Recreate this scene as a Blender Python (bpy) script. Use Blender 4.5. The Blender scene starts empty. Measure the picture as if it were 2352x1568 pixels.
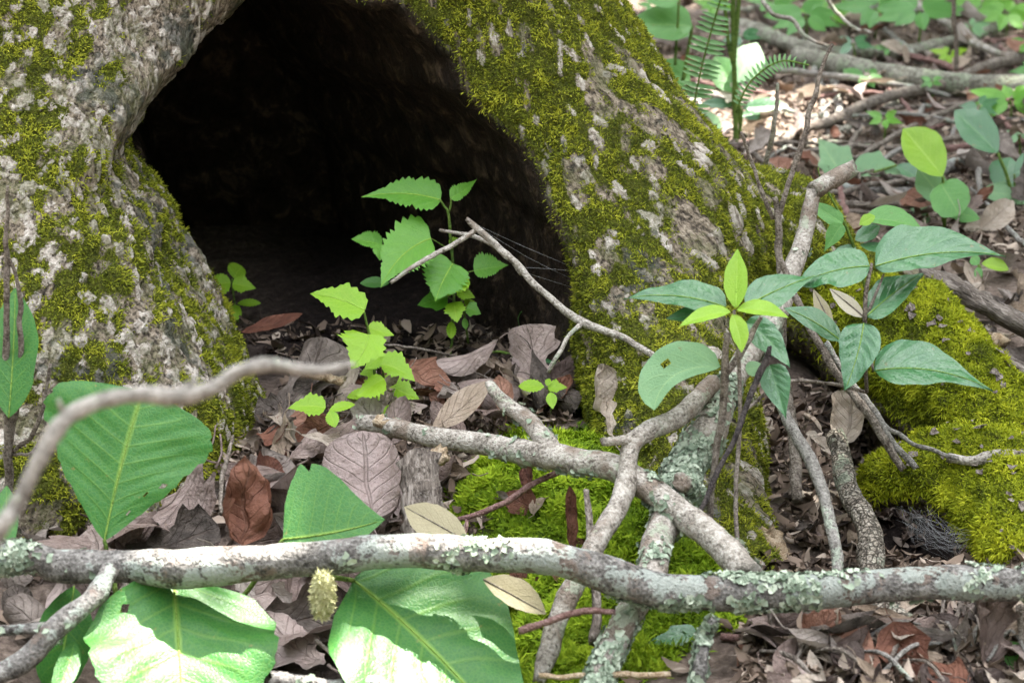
import bpy, math
import numpy as np
from mathutils import Vector, Matrix, Euler
rad = math.radians
scene = bpy.context.scene
COL = scene.collection
RNG = np.random.default_rng(7)

# ------------------------------------------------------------------ camera
CAM_LOC = np.array([0.0, -1.9, 0.72]); PITCH = rad(20.0); HFOV = rad(28.0)
cam_d = bpy.data.cameras.new('camera'); cam = bpy.data.objects.new('camera', cam_d); COL.objects.link(cam)
cam.location = CAM_LOC; cam.rotation_euler = (rad(90) - PITCH, 0, 0)
cam_d.sensor_width = 36; cam_d.lens = 18 / math.tan(HFOV / 2)
cam_d.clip_start = 0.05; cam_d.clip_end = 300
cam_d.dof.use_dof = True; cam_d.dof.focus_distance = 1.78; cam_d.dof.aperture_fstop = 11.0
scene.camera = cam

# ------------------------------------------------------------------ sky, sun, exposure
SUN_EL, SUN_AZ = rad(60), rad(35)          # azimuth from +Y towards +X
world = bpy.data.worlds.new('World'); scene.world = world; world.use_nodes = True
wn = world.node_tree; wn.nodes.clear()
sky = wn.nodes.new('ShaderNodeTexSky'); sky.sky_type = 'NISHITA'; sky.sun_disc = False
sky.sun_elevation = SUN_EL; sky.sun_rotation = SUN_AZ; sky.air_density = 1.0; sky.dust_density = 3.0; sky.ozone_density = 1.0
hs = wn.nodes.new('ShaderNodeHueSaturation'); hs.inputs['Saturation'].default_value = 0.27
bg = wn.nodes.new('ShaderNodeBackground'); bg.inputs['Strength'].default_value = 0.13
wo = wn.nodes.new('ShaderNodeOutputWorld')
wn.links.new(sky.outputs[0], hs.inputs['Color']); wn.links.new(hs.outputs[0], bg.inputs[0]); wn.links.new(bg.outputs[0], wo.inputs[0])
sun_d = bpy.data.lights.new('sun', 'SUN'); sun = bpy.data.objects.new('sun', sun_d); COL.objects.link(sun)
sun_d.energy = 3.4; sun_d.angle = rad(0.53); sun_d.color = (1.0, 0.95, 0.86)
SUN_DIR = np.array([math.cos(SUN_EL) * math.sin(SUN_AZ), math.cos(SUN_EL) * math.cos(SUN_AZ), math.sin(SUN_EL)])
sun.rotation_euler = Vector(SUN_DIR).to_track_quat('Z', 'Y').to_euler()
sun.location = (2, 1, 6)
vs = scene.view_settings; vs.view_transform = 'Standard'; vs.look = 'None'; vs.gamma = 1.0; vs.use_curve_mapping = False
vs.exposure = 3.6
scene.cycles.max_bounces = 5; scene.cycles.diffuse_bounces = 2; scene.cycles.transparent_max_bounces = 4

# ------------------------------------------------------------------ pixel -> world helpers (2352 x 1568 reading of the photograph)
FPX = 1176 / math.tan(HFOV / 2)
FW = np.array([0, math.cos(PITCH), -math.sin(PITCH)]); UPV = np.array([0, math.sin(PITCH), math.cos(PITCH)]); RT = np.array([1.0, 0, 0])
def ray(x, y):
    x = np.asarray(x, float); y = np.asarray(y, float)
    return FW + RT * ((x - 1176) / FPX)[..., None] + UPV * ((784 - y) / FPX)[..., None]
def at(x, y, Y):
    d = ray(x, y); s = (np.asarray(Y, float) - CAM_LOC[1]) / d[..., 1]
    return CAM_LOC + d * s[..., None]
def pxm(Y, y=784):                          # metres per reading pixel at depth Y
    return (Y - CAM_LOC[1]) / ray(1176, y)[1] / FPX

# ------------------------------------------------------------------ noise
def _h(ix, iy, iz, s):
    h = (ix.astype(np.int64) * 374761393 + iy.astype(np.int64) * 668265263 + iz.astype(np.int64) * 2147483647 + s * 974634777) & 0xffffffff
    h = ((h ^ (h >> 13)) * 1274126177) & 0xffffffff
    h = ((h ^ (h >> 16)) * 2246822519) & 0xffffffff
    return ((h ^ (h >> 15)) & 0xffffff) / float(0x1000000)
def vnoise(p, s=0):
    p = np.asarray(p, float); i = np.floor(p); f = p - i; f = f * f * f * (f * (f * 6 - 15) + 10); r = 0
    for a in (0, 1):
        for b in (0, 1):
            for c in (0, 1):
                w = (f[..., 0] if a else 1 - f[..., 0]) * (f[..., 1] if b else 1 - f[..., 1]) * (f[..., 2] if c else 1 - f[..., 2])
                r = r + w * _h(i[..., 0] + a, i[..., 1] + b, i[..., 2] + c, s)
    return r * 2 - 1
def fbm(p, o=4, s=0):
    r = 0; a = 1.0; t = 0
    for k in range(o):
        r = r + a * vnoise(np.asarray(p) * (2.03 ** k), s + k * 17); t += a; a *= 0.5
    return r / t
def voronoi(p, s=0):
    i = np.floor(p); f1 = np.full(p.shape[:-1], 9.0); f2 = f1.copy(); cid = np.zeros(p.shape[:-1])
    for a in (-1, 0, 1):
        for b in (-1, 0, 1):
            for c in (-1, 0, 1):
                q = i + np.array([a, b, c])
                o = np.stack([_h(q[..., 0], q[..., 1], q[..., 2], s + k) for k in (1, 2, 3)], -1)
                d = np.linalg.norm(q + o - p, axis=-1); idv = _h(q[..., 0], q[..., 1], q[..., 2], s + 9)
                near = d < f1
                f2 = np.where(near, f1, np.minimum(f2, d)); cid = np.where(near, idv, cid); f1 = np.where(near, d, f1)
    return f1, f2, cid
def sstep(a, b, x):
    t = np.clip((x - a) / (b - a), 0, 1); return t * t * (3 - 2 * t)

# ------------------------------------------------------------------ object helpers
def mesh(name, V, F, mat=None, smooth=True, uv=None, attrs=None):
    """V (n,3); F either list of int arrays (m,k) or one array; uv per vertex; attrs dict name->(n,) floats."""
    if isinstance(F, np.ndarray): F = [F]
    F = [f for f in F if len(f)]
    me = bpy.data.meshes.new(name)
    nl = sum(f.size for f in F); npoly = sum(len(f) for f in F)
    me.vertices.add(len(V)); me.vertices.foreach_set('co', np.ascontiguousarray(V, dtype=np.float32).ravel())
    me.loops.add(nl); me.polygons.add(npoly)
    li = np.concatenate([f.ravel() for f in F]).astype(np.int32)
    tot = np.concatenate([np.full(len(f), f.shape[1]) for f in F]).astype(np.int32)
    st = np.concatenate([[0], np.cumsum(tot)[:-1]]).astype(np.int32)
    me.loops.foreach_set('vertex_index', li); me.polygons.foreach_set('loop_start', st); me.polygons.foreach_set('loop_total', tot)
    if smooth: me.polygons.foreach_set('use_smooth', np.ones(npoly, dtype=bool))
    if uv is not None:
        l = me.uv_layers.new(name='UVMap'); l.data.foreach_set('uv', np.ascontiguousarray(uv[li], dtype=np.float32).ravel())
    if attrs:
        for k, a in attrs.items():
            at_ = me.attributes.new(k, 'FLOAT', 'POINT'); at_.data.foreach_set('value', np.ascontiguousarray(a, dtype=np.float32))
    me.update(calc_edges=True)
    if mat: me.materials.append(mat)
    return me
def link(name, me, parent=None, loc=None):
    o = bpy.data.objects.new(name, me); COL.objects.link(o)
    if parent is not None: o.parent = parent
    if loc is not None: o.location = loc
    return o
def tag(o, label=None, cat=None, group=None, kind=None):
    if label: o['label'] = label
    if cat: o['category'] = cat
    if group: o['group'] = group
    if kind: o['kind'] = kind
    return o
def thing(name, label, cat, loc, group=None):
    o = bpy.data.objects.new(name, None); COL.objects.link(o); o.location = Vector(loc); o.empty_display_size = 0.02
    return tag(o, label, cat, group)
def wloc(o):
    v = np.zeros(3)
    while o is not None: v = v + np.array(o.location); o = o.parent
    return v
def part(name, V, F, mat, parent, **k):
    return link(name, mesh(name, np.asarray(V) - wloc(parent), F, mat, **k), parent)
def solo(name, V, F, mat, label, cat, group=None, kind=None, **k):
    V = np.asarray(V); c = np.array([V[:, 0].mean(), V[:, 1].mean(), V[:, 2].min()])
    o = link(name, mesh(name, V - c, F, mat, **k), None, c)
    return tag(o, label, cat, group, kind)
def tris(F):
    if isinstance(F, np.ndarray): F = [F]
    out = []
    for f in F:
        for k in range(1, f.shape[1] - 1): out.append(f[:, [0, k, k + 1]])
    return np.concatenate(out)
def sample(V, F, n, weight=None, rng=RNG):
    """random points on a mesh: position, normal, vertex weights used for choosing"""
    T = tris(F); a, b, c = V[T[:, 0]], V[T[:, 1]], V[T[:, 2]]
    nr = np.cross(b - a, c - a); ar = np.linalg.norm(nr, axis=1) + 1e-12
    w = ar.copy()
    if weight is not None: w = w * weight[T].mean(1)
    i = rng.choice(len(T), n, p=w / w.sum()); r1 = np.sqrt(rng.random(n)); r2 = rng.random(n)
    p = a[i] * (1 - r1)[:, None] + b[i] * (r1 * (1 - r2))[:, None] + c[i] * (r1 * r2)[:, None]
    return p, nr[i] / ar[i][:, None], i
def area(V, F, weight=None):
    T = tris(F); ar = np.linalg.norm(np.cross(V[T[:, 1]] - V[T[:, 0]], V[T[:, 2]] - V[T[:, 0]]), axis=1) / 2
    return float((ar * (weight[T].mean(1) if weight is not None else 1)).sum())
def vnormals(V, F):
    T = tris(F); n = np.cross(V[T[:, 1]] - V[T[:, 0]], V[T[:, 2]] - V[T[:, 0]]); N_ = np.zeros_like(V)
    for k in range(3):
        for c in range(3): N_[:, c] += np.bincount(T[:, k], n[:, c], len(V))
    return N_ / (np.linalg.norm(N_, axis=1, keepdims=True) + 1e-12)
def unit(v): return v / (np.linalg.norm(v, axis=-1, keepdims=True) + 1e-12)

def blades(P, Nn, L, W, tilt=(0.2, 0.9), k=1, droop=0.0, rng=RNG, up=0.0, clump=None):
    """k pointed blades per point; returns V, F(tri pairs), var"""
    n = len(P); P = np.repeat(P, k, 0); Nn = np.repeat(Nn, k, 0); var = np.repeat(rng.random(n), k)
    m = n * k
    cl = np.repeat(clump, k) if clump is not None else None
    L = L * (0.6 + 0.8 * rng.random(m)) * (0.55 + 0.9 * cl if cl is not None else 1); W = W * (0.7 + 0.6 * rng.random(m))
    Nn = unit(Nn + np.array([0, 0, up]))
    t = unit(np.cross(Nn, rng.normal(size=(m, 3)))); b = np.cross(Nn, t)
    a = tilt[0] + (tilt[1] - tilt[0]) * rng.random(m)
    d1 = unit(Nn * np.cos(a)[:, None] + t * np.sin(a)[:, None])
    a2 = a + 0.5 * rng.random(m) + 0.1
    d2 = unit(Nn * np.cos(a2)[:, None] + t * np.sin(a2)[:, None] - np.array([0, 0, droop]))
    s = b * (W / 2)[:, None]
    p0 = P - Nn * 0.001; p1 = P + d1 * (L * 0.55)[:, None]; p2 = p1 + d2 * (L * 0.45)[:, None]
    V = np.stack([p0, p1 - s, p1 + s, p2], 1).reshape(-1, 3)
    i = np.arange(m) * 4
    F = np.stack([np.stack([i, i + 2, i + 1], 1), np.stack([i + 1, i + 2, i + 3], 1)], 1).reshape(-1, 3)
    if cl is not None: var = 0.35 * var + 0.65 * cl
    jit = np.clip(var + 0.14 * rng.normal(size=m), 0, 1)
    return V, F, np.repeat(jit, 4)
def flakes(P, Nn, R, k=7, lift=0.8, rng=RNG):
    n = len(P); R = R * (0.5 + rng.random(n)); t = unit(np.cross(Nn, rng.normal(size=(n, 3)))); b = np.cross(Nn, t)
    ang = np.arange(k) / k * 2 * math.pi
    rr = R[:, None] * (0.25 + 1.0 * rng.random((n, k)))
    h = R[:, None] * lift * (rng.random((n, k)) * 1.1 - 0.2)
    ring = P[:, None] + t[:, None] * (rr * np.cos(ang))[..., None] + b[:, None] * (rr * np.sin(ang))[..., None] + Nn[:, None] * (h + 0.0006)[..., None]
    V = np.concatenate([(P + Nn * 0.0008)[:, None], ring], 1).reshape(-1, 3)
    i = (np.arange(n) * (k + 1))[:, None]; j = np.arange(k)[None]
    F = np.stack([np.broadcast_to(i, (n, k)), i + 1 + j, i + 1 + (j + 1) % k], -1).reshape(-1, 3)
    return V, F, np.repeat(rng.random(n), k + 1)

def surface_nets(D, xs, ys, zs):
    S = D < 0
    c = np.zeros(tuple(n - 1 for n in D.shape), np.int8)
    O = [(a, b, e) for a in (0, 1) for b in (0, 1) for e in (0, 1)]
    sl = lambda o: slice(1, None) if o else slice(None, -1)
    for o in O: c += S[sl(o[0]), sl(o[1]), sl(o[2])]
    idx = np.argwhere((c > 0) & (c < 8)); del c
    vi = np.full(tuple(n - 1 for n in D.shape), -1, np.int32); vi[idx[:, 0], idx[:, 1], idx[:, 2]] = np.arange(len(idx))
    X = [xs, ys, zs]
    cv = {o: D[idx[:, 0] + o[0], idx[:, 1] + o[1], idx[:, 2] + o[2]] for o in O}
    cp = {o: np.stack([X[k][idx[:, k] + o[k]] for k in range(3)], 1) for o in O}
    acc = np.zeros((len(idx), 3)); cnt = np.zeros(len(idx))
    for o in O:
        for k in range(3):
            if o[k] == 0:
                q = list(o); q[k] = 1; q = tuple(q)
                a, b = cv[o], cv[q]; m = (a < 0) != (b < 0)
                t = np.where(m, a / np.where(m, a - b, 1), 0)[:, None]
                acc += np.where(m[:, None], cp[o] * (1 - t) + cp[q] * t, 0); cnt += m
    V = acc / np.maximum(cnt, 1)[:, None]
    Q = []
    for k in range(3):
        a = [slice(None)] * 3; b = [slice(None)] * 3; a[k] = slice(None, -1); b[k] = slice(1, None)
        e = np.argwhere(S[tuple(a)] != S[tuple(b)])
        k1, k2 = (k + 1) % 3, (k + 2) % 3
        e = e[(e[:, k1] > 0) & (e[:, k2] > 0) & (e[:, k1] < D.shape[k1] - 1) & (e[:, k2] < D.shape[k2] - 1)]
        def g(d1, d2):
            f = e.copy(); f[:, k1] += d1; f[:, k2] += d2; return vi[f[:, 0], f[:, 1], f[:, 2]]
        q = np.stack([g(-1, -1), g(0, -1), g(0, 0), g(-1, 0)], 1)
        ins = S[e[:, 0], e[:, 1], e[:, 2]]
        q[~ins] = q[~ins][:, ::-1]; Q.append(q)
    return V, np.concatenate(Q)
def smin(a, b, k):
    h = np.clip(0.5 + 0.5 * (b - a) / k, 0, 1); return b * (1 - h) + a * h - k * h * (1 - h)
def smax(a, b, k): return -smin(-a, -b, k)
def rcone(X, Y, Z, a, b, ra, rb):
    a = np.asarray(a, float); b = np.asarray(b, float); ba = b - a; l2 = ba @ ba
    px, py, pz = X - a[0], Y - a[1], Z - a[2]
    t = np.clip((px * ba[0] + py * ba[1] + pz * ba[2]) / l2, 0, 1)
    return np.sqrt((px - t * ba[0]) ** 2 + (py - t * ba[1]) ** 2 + (pz - t * ba[2]) ** 2) - (ra + (rb - ra) * t)
def polysdf(px, pz, poly):
    poly = np.asarray(poly); d = np.full(px.shape, 1e9); ins = np.zeros(px.shape, bool)
    for i in range(len(poly)):
        a, b = poly[i], poly[(i + 1) % len(poly)]; e = b - a
        t = np.clip(((px - a[0]) * e[0] + (pz - a[1]) * e[1]) / (e @ e), 0, 1)
        d = np.minimum(d, (px - a[0] - t * e[0]) ** 2 + (pz - a[1] - t * e[1]) ** 2)
        if abs(e[1]) > 1e-12:
            c = ((a[1] > pz) != (b[1] > pz)) & (px < e[0] * (pz - a[1]) / e[1] + a[0]); ins ^= c
    return np.where(ins, -1, 1) * np.sqrt(d)
def axis(*segs):
    """non-uniform coordinates from (start, stop, step) segments"""
    out = []
    for a, b, s in segs: out.append(np.arange(a, b - s * 0.25, s))
    return np.concatenate(out + [[segs[-1][1]]]).astype(np.float32)

# ------------------------------------------------------------------ material helpers
class MB:
    def __init__(s, name):
        s.m = bpy.data.materials.new(name); s.m.use_nodes = True; s.t = s.m.node_tree; s.t.nodes.clear(); s.out = s.t.nodes.new('ShaderNodeOutputMaterial')
    def n(s, typ, ins=None, **props):
        nd = s.t.nodes.new('ShaderNode' + typ)
        for k, v in props.items(): setattr(nd, k, v)
        for k, v in (ins or {}).items(): s.set(nd, k, v)
        return nd
    def set(s, nd, k, v):
        i = nd.inputs[k]
        if hasattr(v, 'is_linked') or isinstance(v, bpy.types.NodeSocket): s.t.links.new(v, i)
        elif isinstance(v, bpy.types.Node): s.t.links.new(v.outputs[0], i)
        else: i.default_value = (tuple(v) + (1,)) if (i.type == 'RGBA' and len(v) == 3) else v
    def math(s, op, a, b=0.0, clamp=False): return s.n('Math', {0: a, 1: b}, operation=op, use_clamp=clamp).outputs[0]
    def mix(s, f, a, b):
        nd = s.t.nodes.new('ShaderNodeMix'); nd.data_type = 'RGBA'
        s.set(nd, 0, f); s.set(nd, 6, a); s.set(nd, 7, b); return nd.outputs[2]
    def ramp(s, f, stops):
        nd = s.n('ValToRGB', {0: f}); el = nd.color_ramp.elements
        while len(el) < len(stops): el.new(0.5)
        for e, (p, c) in zip(el, stops): e.position = p; e.color = tuple(c) + (1,) if len(c) == 3 else c
        return nd.outputs[0]
    def step(s, f, a, b):
        nd = s.n('MapRange', {0: f, 1: a, 2: b, 3: 0.0, 4: 1.0}, interpolation_type='SMOOTHSTEP'); return nd.outputs[0]
    def noise(s, scale, detail=4, rough=0.55, vec=None, dist=0.0):
        nd = s.n('TexNoise', {'Scale': scale, 'Detail': detail, 'Roughness': rough, 'Distortion': dist})
        if vec is not None: s.set(nd, 'Vector', vec)
        return nd.outputs[0]
    def attr(s, name): return s.n('Attribute', attribute_name=name).outputs['Fac']
    def obj(s): return s.n('TexCoord').outputs['Object']
    def geo(s): return s.n('NewGeometry').outputs['Position']
    def rnd(s): return s.n('ObjectInfo').outputs['Random']
    def bump(s, h, st=0.5, d=0.002): return s.n('Bump', {'Height': h, 'Strength': st, 'Distance': d}).outputs[0]
    def bsdf(s, col, rough=0.8, normal=None, spec=0.3, **k):
        b = s.n('BsdfPrincipled', {'Base Color': col, 'Roughness': rough, 'Specular IOR Level': spec})
        if normal is not None: s.set(b, 'Normal', normal)
        for kk, v in k.items(): s.set(b, kk, v)
        return b
    def end(s, sh, trans=None, tcol=None, normal=None):
        if trans:
            tr = s.n('BsdfTranslucent', {'Color': tcol}); mx = s.n('MixShader', {0: trans}); s.t.links.new(sh.outputs[0], mx.inputs[1]); s.t.links.new(tr.outputs[0], mx.inputs[2]); sh = mx
        s.t.links.new(sh.outputs[0], s.out.inputs[0]); return s.m

def m_trunk():
    b = MB('bark_and_moss_bed'); P = b.geo()
    gv = b.n('CombineXYZ', {0: b.attr('gu'), 1: b.attr('gy'), 2: b.attr('gw')}).outputs[0]
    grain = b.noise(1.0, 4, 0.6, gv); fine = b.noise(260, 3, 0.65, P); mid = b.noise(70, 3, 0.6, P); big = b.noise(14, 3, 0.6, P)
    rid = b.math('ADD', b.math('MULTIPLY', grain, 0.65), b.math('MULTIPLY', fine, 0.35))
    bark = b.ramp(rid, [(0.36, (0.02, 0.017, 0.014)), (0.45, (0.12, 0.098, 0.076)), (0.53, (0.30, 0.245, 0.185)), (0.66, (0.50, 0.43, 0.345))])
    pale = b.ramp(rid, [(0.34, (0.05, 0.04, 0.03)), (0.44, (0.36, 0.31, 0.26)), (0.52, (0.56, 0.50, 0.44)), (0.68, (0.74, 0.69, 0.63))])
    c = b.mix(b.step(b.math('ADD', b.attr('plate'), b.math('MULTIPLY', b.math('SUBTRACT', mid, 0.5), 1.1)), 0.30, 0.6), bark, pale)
    film = b.math('MULTIPLY', b.step(b.math('ADD', b.noise(30, 3, 0.6, P), b.math('MULTIPLY', fine, 0.5)), 0.68, 0.86), 0.55)
    c = b.mix(film, c, b.mix(fine, (0.05, 0.06, 0.02), (0.20, 0.21, 0.09)))
    alga = b.ramp(mid, [(0.35, (0.02, 0.024, 0.024)), (0.6, (0.06, 0.07, 0.055))])
    c = b.mix(b.math('MULTIPLY', b.step(b.math('ADD', big, b.math('MULTIPLY', mid, 0.5)), 0.80, 0.92), 0.75), c, alga)
    mossc = b.ramp(fine, [(0.3, (0.03, 0.036, 0.008)), (0.7, (0.13, 0.14, 0.02))])
    c = b.mix(b.step(b.math('ADD', b.attr('moss'), b.math('MULTIPLY', b.math('SUBTRACT', fine, 0.5), 0.8)), 0.45, 0.8), c, mossc)
    wood = b.ramp(b.noise(40, 4, 0.7, P, 0.6), [(0.3, (0.010, 0.008, 0.006)), (0.54, (0.034, 0.024, 0.018)), (0.74, (0.15, 0.105, 0.07))])  # rotten wood, with the cavity's shade also put into its dark colour
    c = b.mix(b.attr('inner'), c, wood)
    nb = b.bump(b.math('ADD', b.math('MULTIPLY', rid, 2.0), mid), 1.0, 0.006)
    return b.end(b.bsdf(c, 0.9, nb, 0.12))
def m_moss(name, dark, mid, light, tip=0.0):
    b = MB(name); v = b.attr('var'); big = b.noise(22, 3, 0.6, b.geo())
    f = b.math('ADD', b.math('MULTIPLY', v, 0.55), b.math('MULTIPLY', big, 0.45))
    c = b.ramp(f, [(0.22, dark), (0.48, mid), (0.75, light)])
    return b.end(b.bsdf(c, 0.75, None, 0.2), 0.25, c)
def m_soil():
    b = MB('forest_soil'); P = b.geo()
    n1 = b.noise(120, 6, 0.7, P); n2 = b.noise(9, 4, 0.6, P)
    far = b.ramp(n1, [(0.3, (0.05, 0.036, 0.028)), (0.55, (0.17, 0.13, 0.105)), (0.75, (0.34, 0.28, 0.24))])
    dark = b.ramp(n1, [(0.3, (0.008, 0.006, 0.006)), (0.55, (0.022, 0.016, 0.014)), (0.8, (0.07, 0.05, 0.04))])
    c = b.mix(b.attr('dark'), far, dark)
    mossc = b.ramp(n1, [(0.3, (0.02, 0.03, 0.006)), (0.7, (0.09, 0.12, 0.015))])
    c = b.mix(b.attr('moss'), c, mossc)
    return b.end(b.bsdf(c, 0.92, b.bump(n1, 0.8, 0.006), 0.15))
# ================================================================== ground
def ground_h(x, y):
    x = np.asarray(x, float); y = np.asarray(y, float)
    p = np.stack([x, y, np.zeros_like(x)], -1)
    h = 0.010 * fbm(p * 9, 3, 3) + 0.02 * fbm(p * 1.3, 2, 5) * sstep(0.6, 1.6, np.hypot(x, y))
    g = lambda cx, cy, sx, sy, a: a * np.exp(-((x - cx) / sx) ** 2 - ((y - cy) / sy) ** 2)
    h = h + g(-0.15, 0.3, 0.25, 0.22, 0.02)                     # floor of the hollow
    h = h + g(-0.1, -0.13, 0.18, 0.10, 0.018)                   # litter ledge
    h = h + g(0.05, -0.32, 0.10, 0.13, 0.035)                   # moss mound
    h = h + g(-0.13, -0.55, 0.17, 0.16, -0.07)                  # drop under the branch
    h = h + g(0.26, -0.40, 0.10, 0.12, -0.02)
    h = h + g(0.365, -0.16, 0.055, 0.15, -0.20)                   # burrow under the moss log
    h = h + 0.02 * sstep(1.0, 3.0, y) * np.clip(y - 1.0, 0, 3)
    return h
gx = axis((-40, -4, 3), (-4, -0.8, 0.1), (-0.8, 0.9, 0.01), (0.9, 2.2, 0.02), (2.2, 6, 0.15), (6, 40, 3))
gy = axis((-40, -4, 3), (-4, -1.0, 0.1), (-1.0, 0.5, 0.01), (0.5, 3.2, 0.02), (3.2, 7, 0.15), (7, 40, 3))
GX, GY = np.meshgrid(gx, gy, indexing='ij'); GZ = ground_h(GX, GY)
near = sstep(1.2, 0.7, np.abs(GX)) * sstep(1.2, 0.6, np.abs(GY))
GZ = GZ + near * 0.006 * fbm(np.stack([GX, GY, GX * 0], -1) * 45, 2, 8)
gV = np.stack([GX.ravel(), GY.ravel(), GZ.ravel()], 1)
nxg, nyg = len(gx), len(gy); ii = (np.arange(nxg - 1)[:, None] * nyg + np.arange(nyg - 1)[None]).ravel()
gF = np.stack([ii, ii + nyg, ii + nyg + 1, ii + 1], 1)
def moss_zone(x, y):
    w = np.exp(-((x - 0.055) / 0.135) ** 2 - ((y + 0.38) / 0.24) ** 2)
    n = fbm(np.stack([x, y, x * 0], -1) * 16, 3, 21)
    return sstep(0.38, 0.55, w + 0.42 * n)
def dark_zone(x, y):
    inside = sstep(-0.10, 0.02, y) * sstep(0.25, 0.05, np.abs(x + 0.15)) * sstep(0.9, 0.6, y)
    hole = np.exp(-((x - 0.365) / 0.08) ** 4 - ((y + 0.17) / 0.17) ** 4)  # burrow shade put into the soil colour under the log
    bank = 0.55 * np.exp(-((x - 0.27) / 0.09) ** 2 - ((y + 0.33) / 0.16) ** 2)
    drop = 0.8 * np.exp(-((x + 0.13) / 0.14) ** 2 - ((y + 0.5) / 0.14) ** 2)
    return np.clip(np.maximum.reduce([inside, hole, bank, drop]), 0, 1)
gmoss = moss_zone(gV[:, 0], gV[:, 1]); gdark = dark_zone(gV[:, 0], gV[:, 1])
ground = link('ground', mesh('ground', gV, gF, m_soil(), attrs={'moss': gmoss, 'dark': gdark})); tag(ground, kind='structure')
def gnd(x, y):
    """where the sight line through a reading pixel meets the forest floor"""
    s = np.arange(0.9, 7, 0.004); p = CAM_LOC + ray(x, y) * s[:, None]
    k = int(np.argmax(p[:, 2] < ground_h(p[:, 0], p[:, 1]))); return p[k]

# ================================================================== hollow tree
lip = [(590, -20, .03), (480, 90, .02), (400, 160, .02), (330, 240, 0), (300, 320, -.02), (335, 375, -.03), (362, 430, -.04), (385, 540, -.05), (440, 590, -.06),
       (490, 670, -.07), (540, 760, -.08), (575, 810, -.09), (600, 900, -.10), (625, 1000, -.12), (640, 1150, -.16), (1340, 1150, -.2), (1345, 1000, -.12), (1332, 830, -.06),
       (1325, 700, -.04), (1310, 610, -.02), (1280, 520, 0), (1222, 430, .01), (1175, 340, .01), (1100, 285, 0), (1055, 220, 0), (1030, 150, 0), (960, 80, .01), (900, 20, .02), (760, -12, .03)]
lip = np.array(lip, float); lipP = at(lip[:, 0], lip[:, 1], lip[:, 2])[:, [0, 2]]
tx = axis((-1.1, -0.55, 0.03), (-0.55, 0.42, 0.0042), (0.42, 0.8, 0.03)); ty = axis((-0.62, 0.22, 0.0048), (0.22, 0.5, 0.012), (0.5, 1.1, 0.04)); tz = axis((-0.12, 0.44, 0.0042), (0.44, 0.8, 0.02), (0.8, 3.4, 0.08))
X, Y, Z = tx[:, None, None], ty[None, :, None], tz[None, None, :]
zr = np.interp(tz, [-.1, 0, .15, .3, .6, 1.0, 3.4], [.42, .40, .355, .315, .265, .24, .20])[None, None, :].astype(np.float32)
th = np.arctan2(Y - 0.32, X + 0.22)
D = np.sqrt((X + 0.22) ** 2 + (Y - 0.32) ** 2) - zr * (1 + 0.035 * np.sin(5 * th + 0.7) + 0.02 * np.sin(9 * th + Z * 2))
for a, c, ra, rb, k in [((-.50, .12, .40), (-.45, -.17, -.05), .16, .23, .10),        # left leg
                        ((-.06, .16, .42), (.110, .03, .10), .10, .125, .08),          # right leg, upper
                        ((.10, .02, .13), (.150, -.22, .00), .105, .072, .07),         # right leg, toe
                        ((.150, -.20, .02), (.165, -.40, -.05), .065, .06, .04),
                        ((.13, .07, .115), (.265, .09, .095), .095, .068, .05),          # right root
                        ((.26, .10, .06), (.52, .38, -.10), .075, .05, .06),
                        ((-.1, .5, .2), (-.1, 1.0, -.1), .2, .12, .15)]:
    D = smin(D, rcone(X, Y, Z, a, c, ra, rb), k)
P2 = polysdf(tx[:, None] + 0 * tz[None], tz[None] + 0 * tx[:, None], lipP).astype(np.float32)[:, None, :]
wob = 0.012 * fbm(np.stack(np.broadcast_arrays(tx[:, None], 0 * tx[:, None], tz[None]), -1) * 14, 2, 4).astype(np.float32)[:, None, :]
ylip = np.interp(tz, [0, .15, .25, .37], [-.10, -.04, .0, .06])
def shear(y): return 0.42 * np.clip(y - ylip, 0, 0.5)            # the hollow runs back to the left
kk = np.arange(len(tz))[None]
C = np.empty(np.broadcast_shapes(X.shape, Y.shape, Z.shape), np.float32)
for j, yy in enumerate(ty):
    fi = np.interp(tx[:, None] + shear(yy)[None], tx, np.arange(len(tx))); i0 = np.clip(fi.astype(int), 0, len(tx) - 2); fr = (fi - i0).astype(np.float32)
    R_ = P2[:, 0] + wob[:, 0]
    C[:, j] = R_[i0, kk] * (1 - fr) + R_[i0 + 1, kk] * fr + 0.16 * max(yy - 0.05, 0)
C = np.maximum(C, Y - 0.46)
Dt = smax(D, -C, .028)
tV, tF = surface_nets(Dt.astype(np.float32), tx, ty, tz)
ix = [np.clip(np.searchsorted(g_, tV[:, k_]) - 1, 0, len(g_) - 1) for k_, g_ in enumerate((tx, ty, tz))]
Cv = C[ix[0], ix[1], ix[2]]; del D, C, Dt, th
print('trunk verts', len(tV))
tN = vnormals(tV, tF)
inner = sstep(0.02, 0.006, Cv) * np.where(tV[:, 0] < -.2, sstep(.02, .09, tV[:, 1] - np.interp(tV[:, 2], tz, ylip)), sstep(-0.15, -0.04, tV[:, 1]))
# grain that leans with each leg
x_, y_, z_ = tV.T
sh = np.interp(x_, [-.5, -.3, -.12, .05, .3], [-.75, -.55, 0, .55, .75])
u_ = x_ + sh * z_
wq = 0.018 * fbm(tV * 18, 2, 31)
gr = np.stack([(u_ + wq) / .0125, y_ / .0125 + wq * 60, (z_ - sh * x_ * .5) / .036], 1)
f1, f2, cid = voronoi(gr, 40)
edge = sstep(0.02, 0.32, f2 - f1)
big = fbm(tV * 7, 4, 51); med = fbm(tV * 26, 3, 61); fin = fbm(tV * 90, 2, 71)
fade = 1 - 0.75 * inner
disp = 0.012 * big + fade * (0.0034 * (edge * (0.35 + 0.65 * cid)) + 0.0045 * med) + 0.0016 * fin
vis = sstep(-0.75, -0.5, x_) * sstep(0.7, 0.4, x_)
tV2 = tV + tN * disp[:, None] * np.clip(vis + .3, 0, 1)[:, None]
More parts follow.
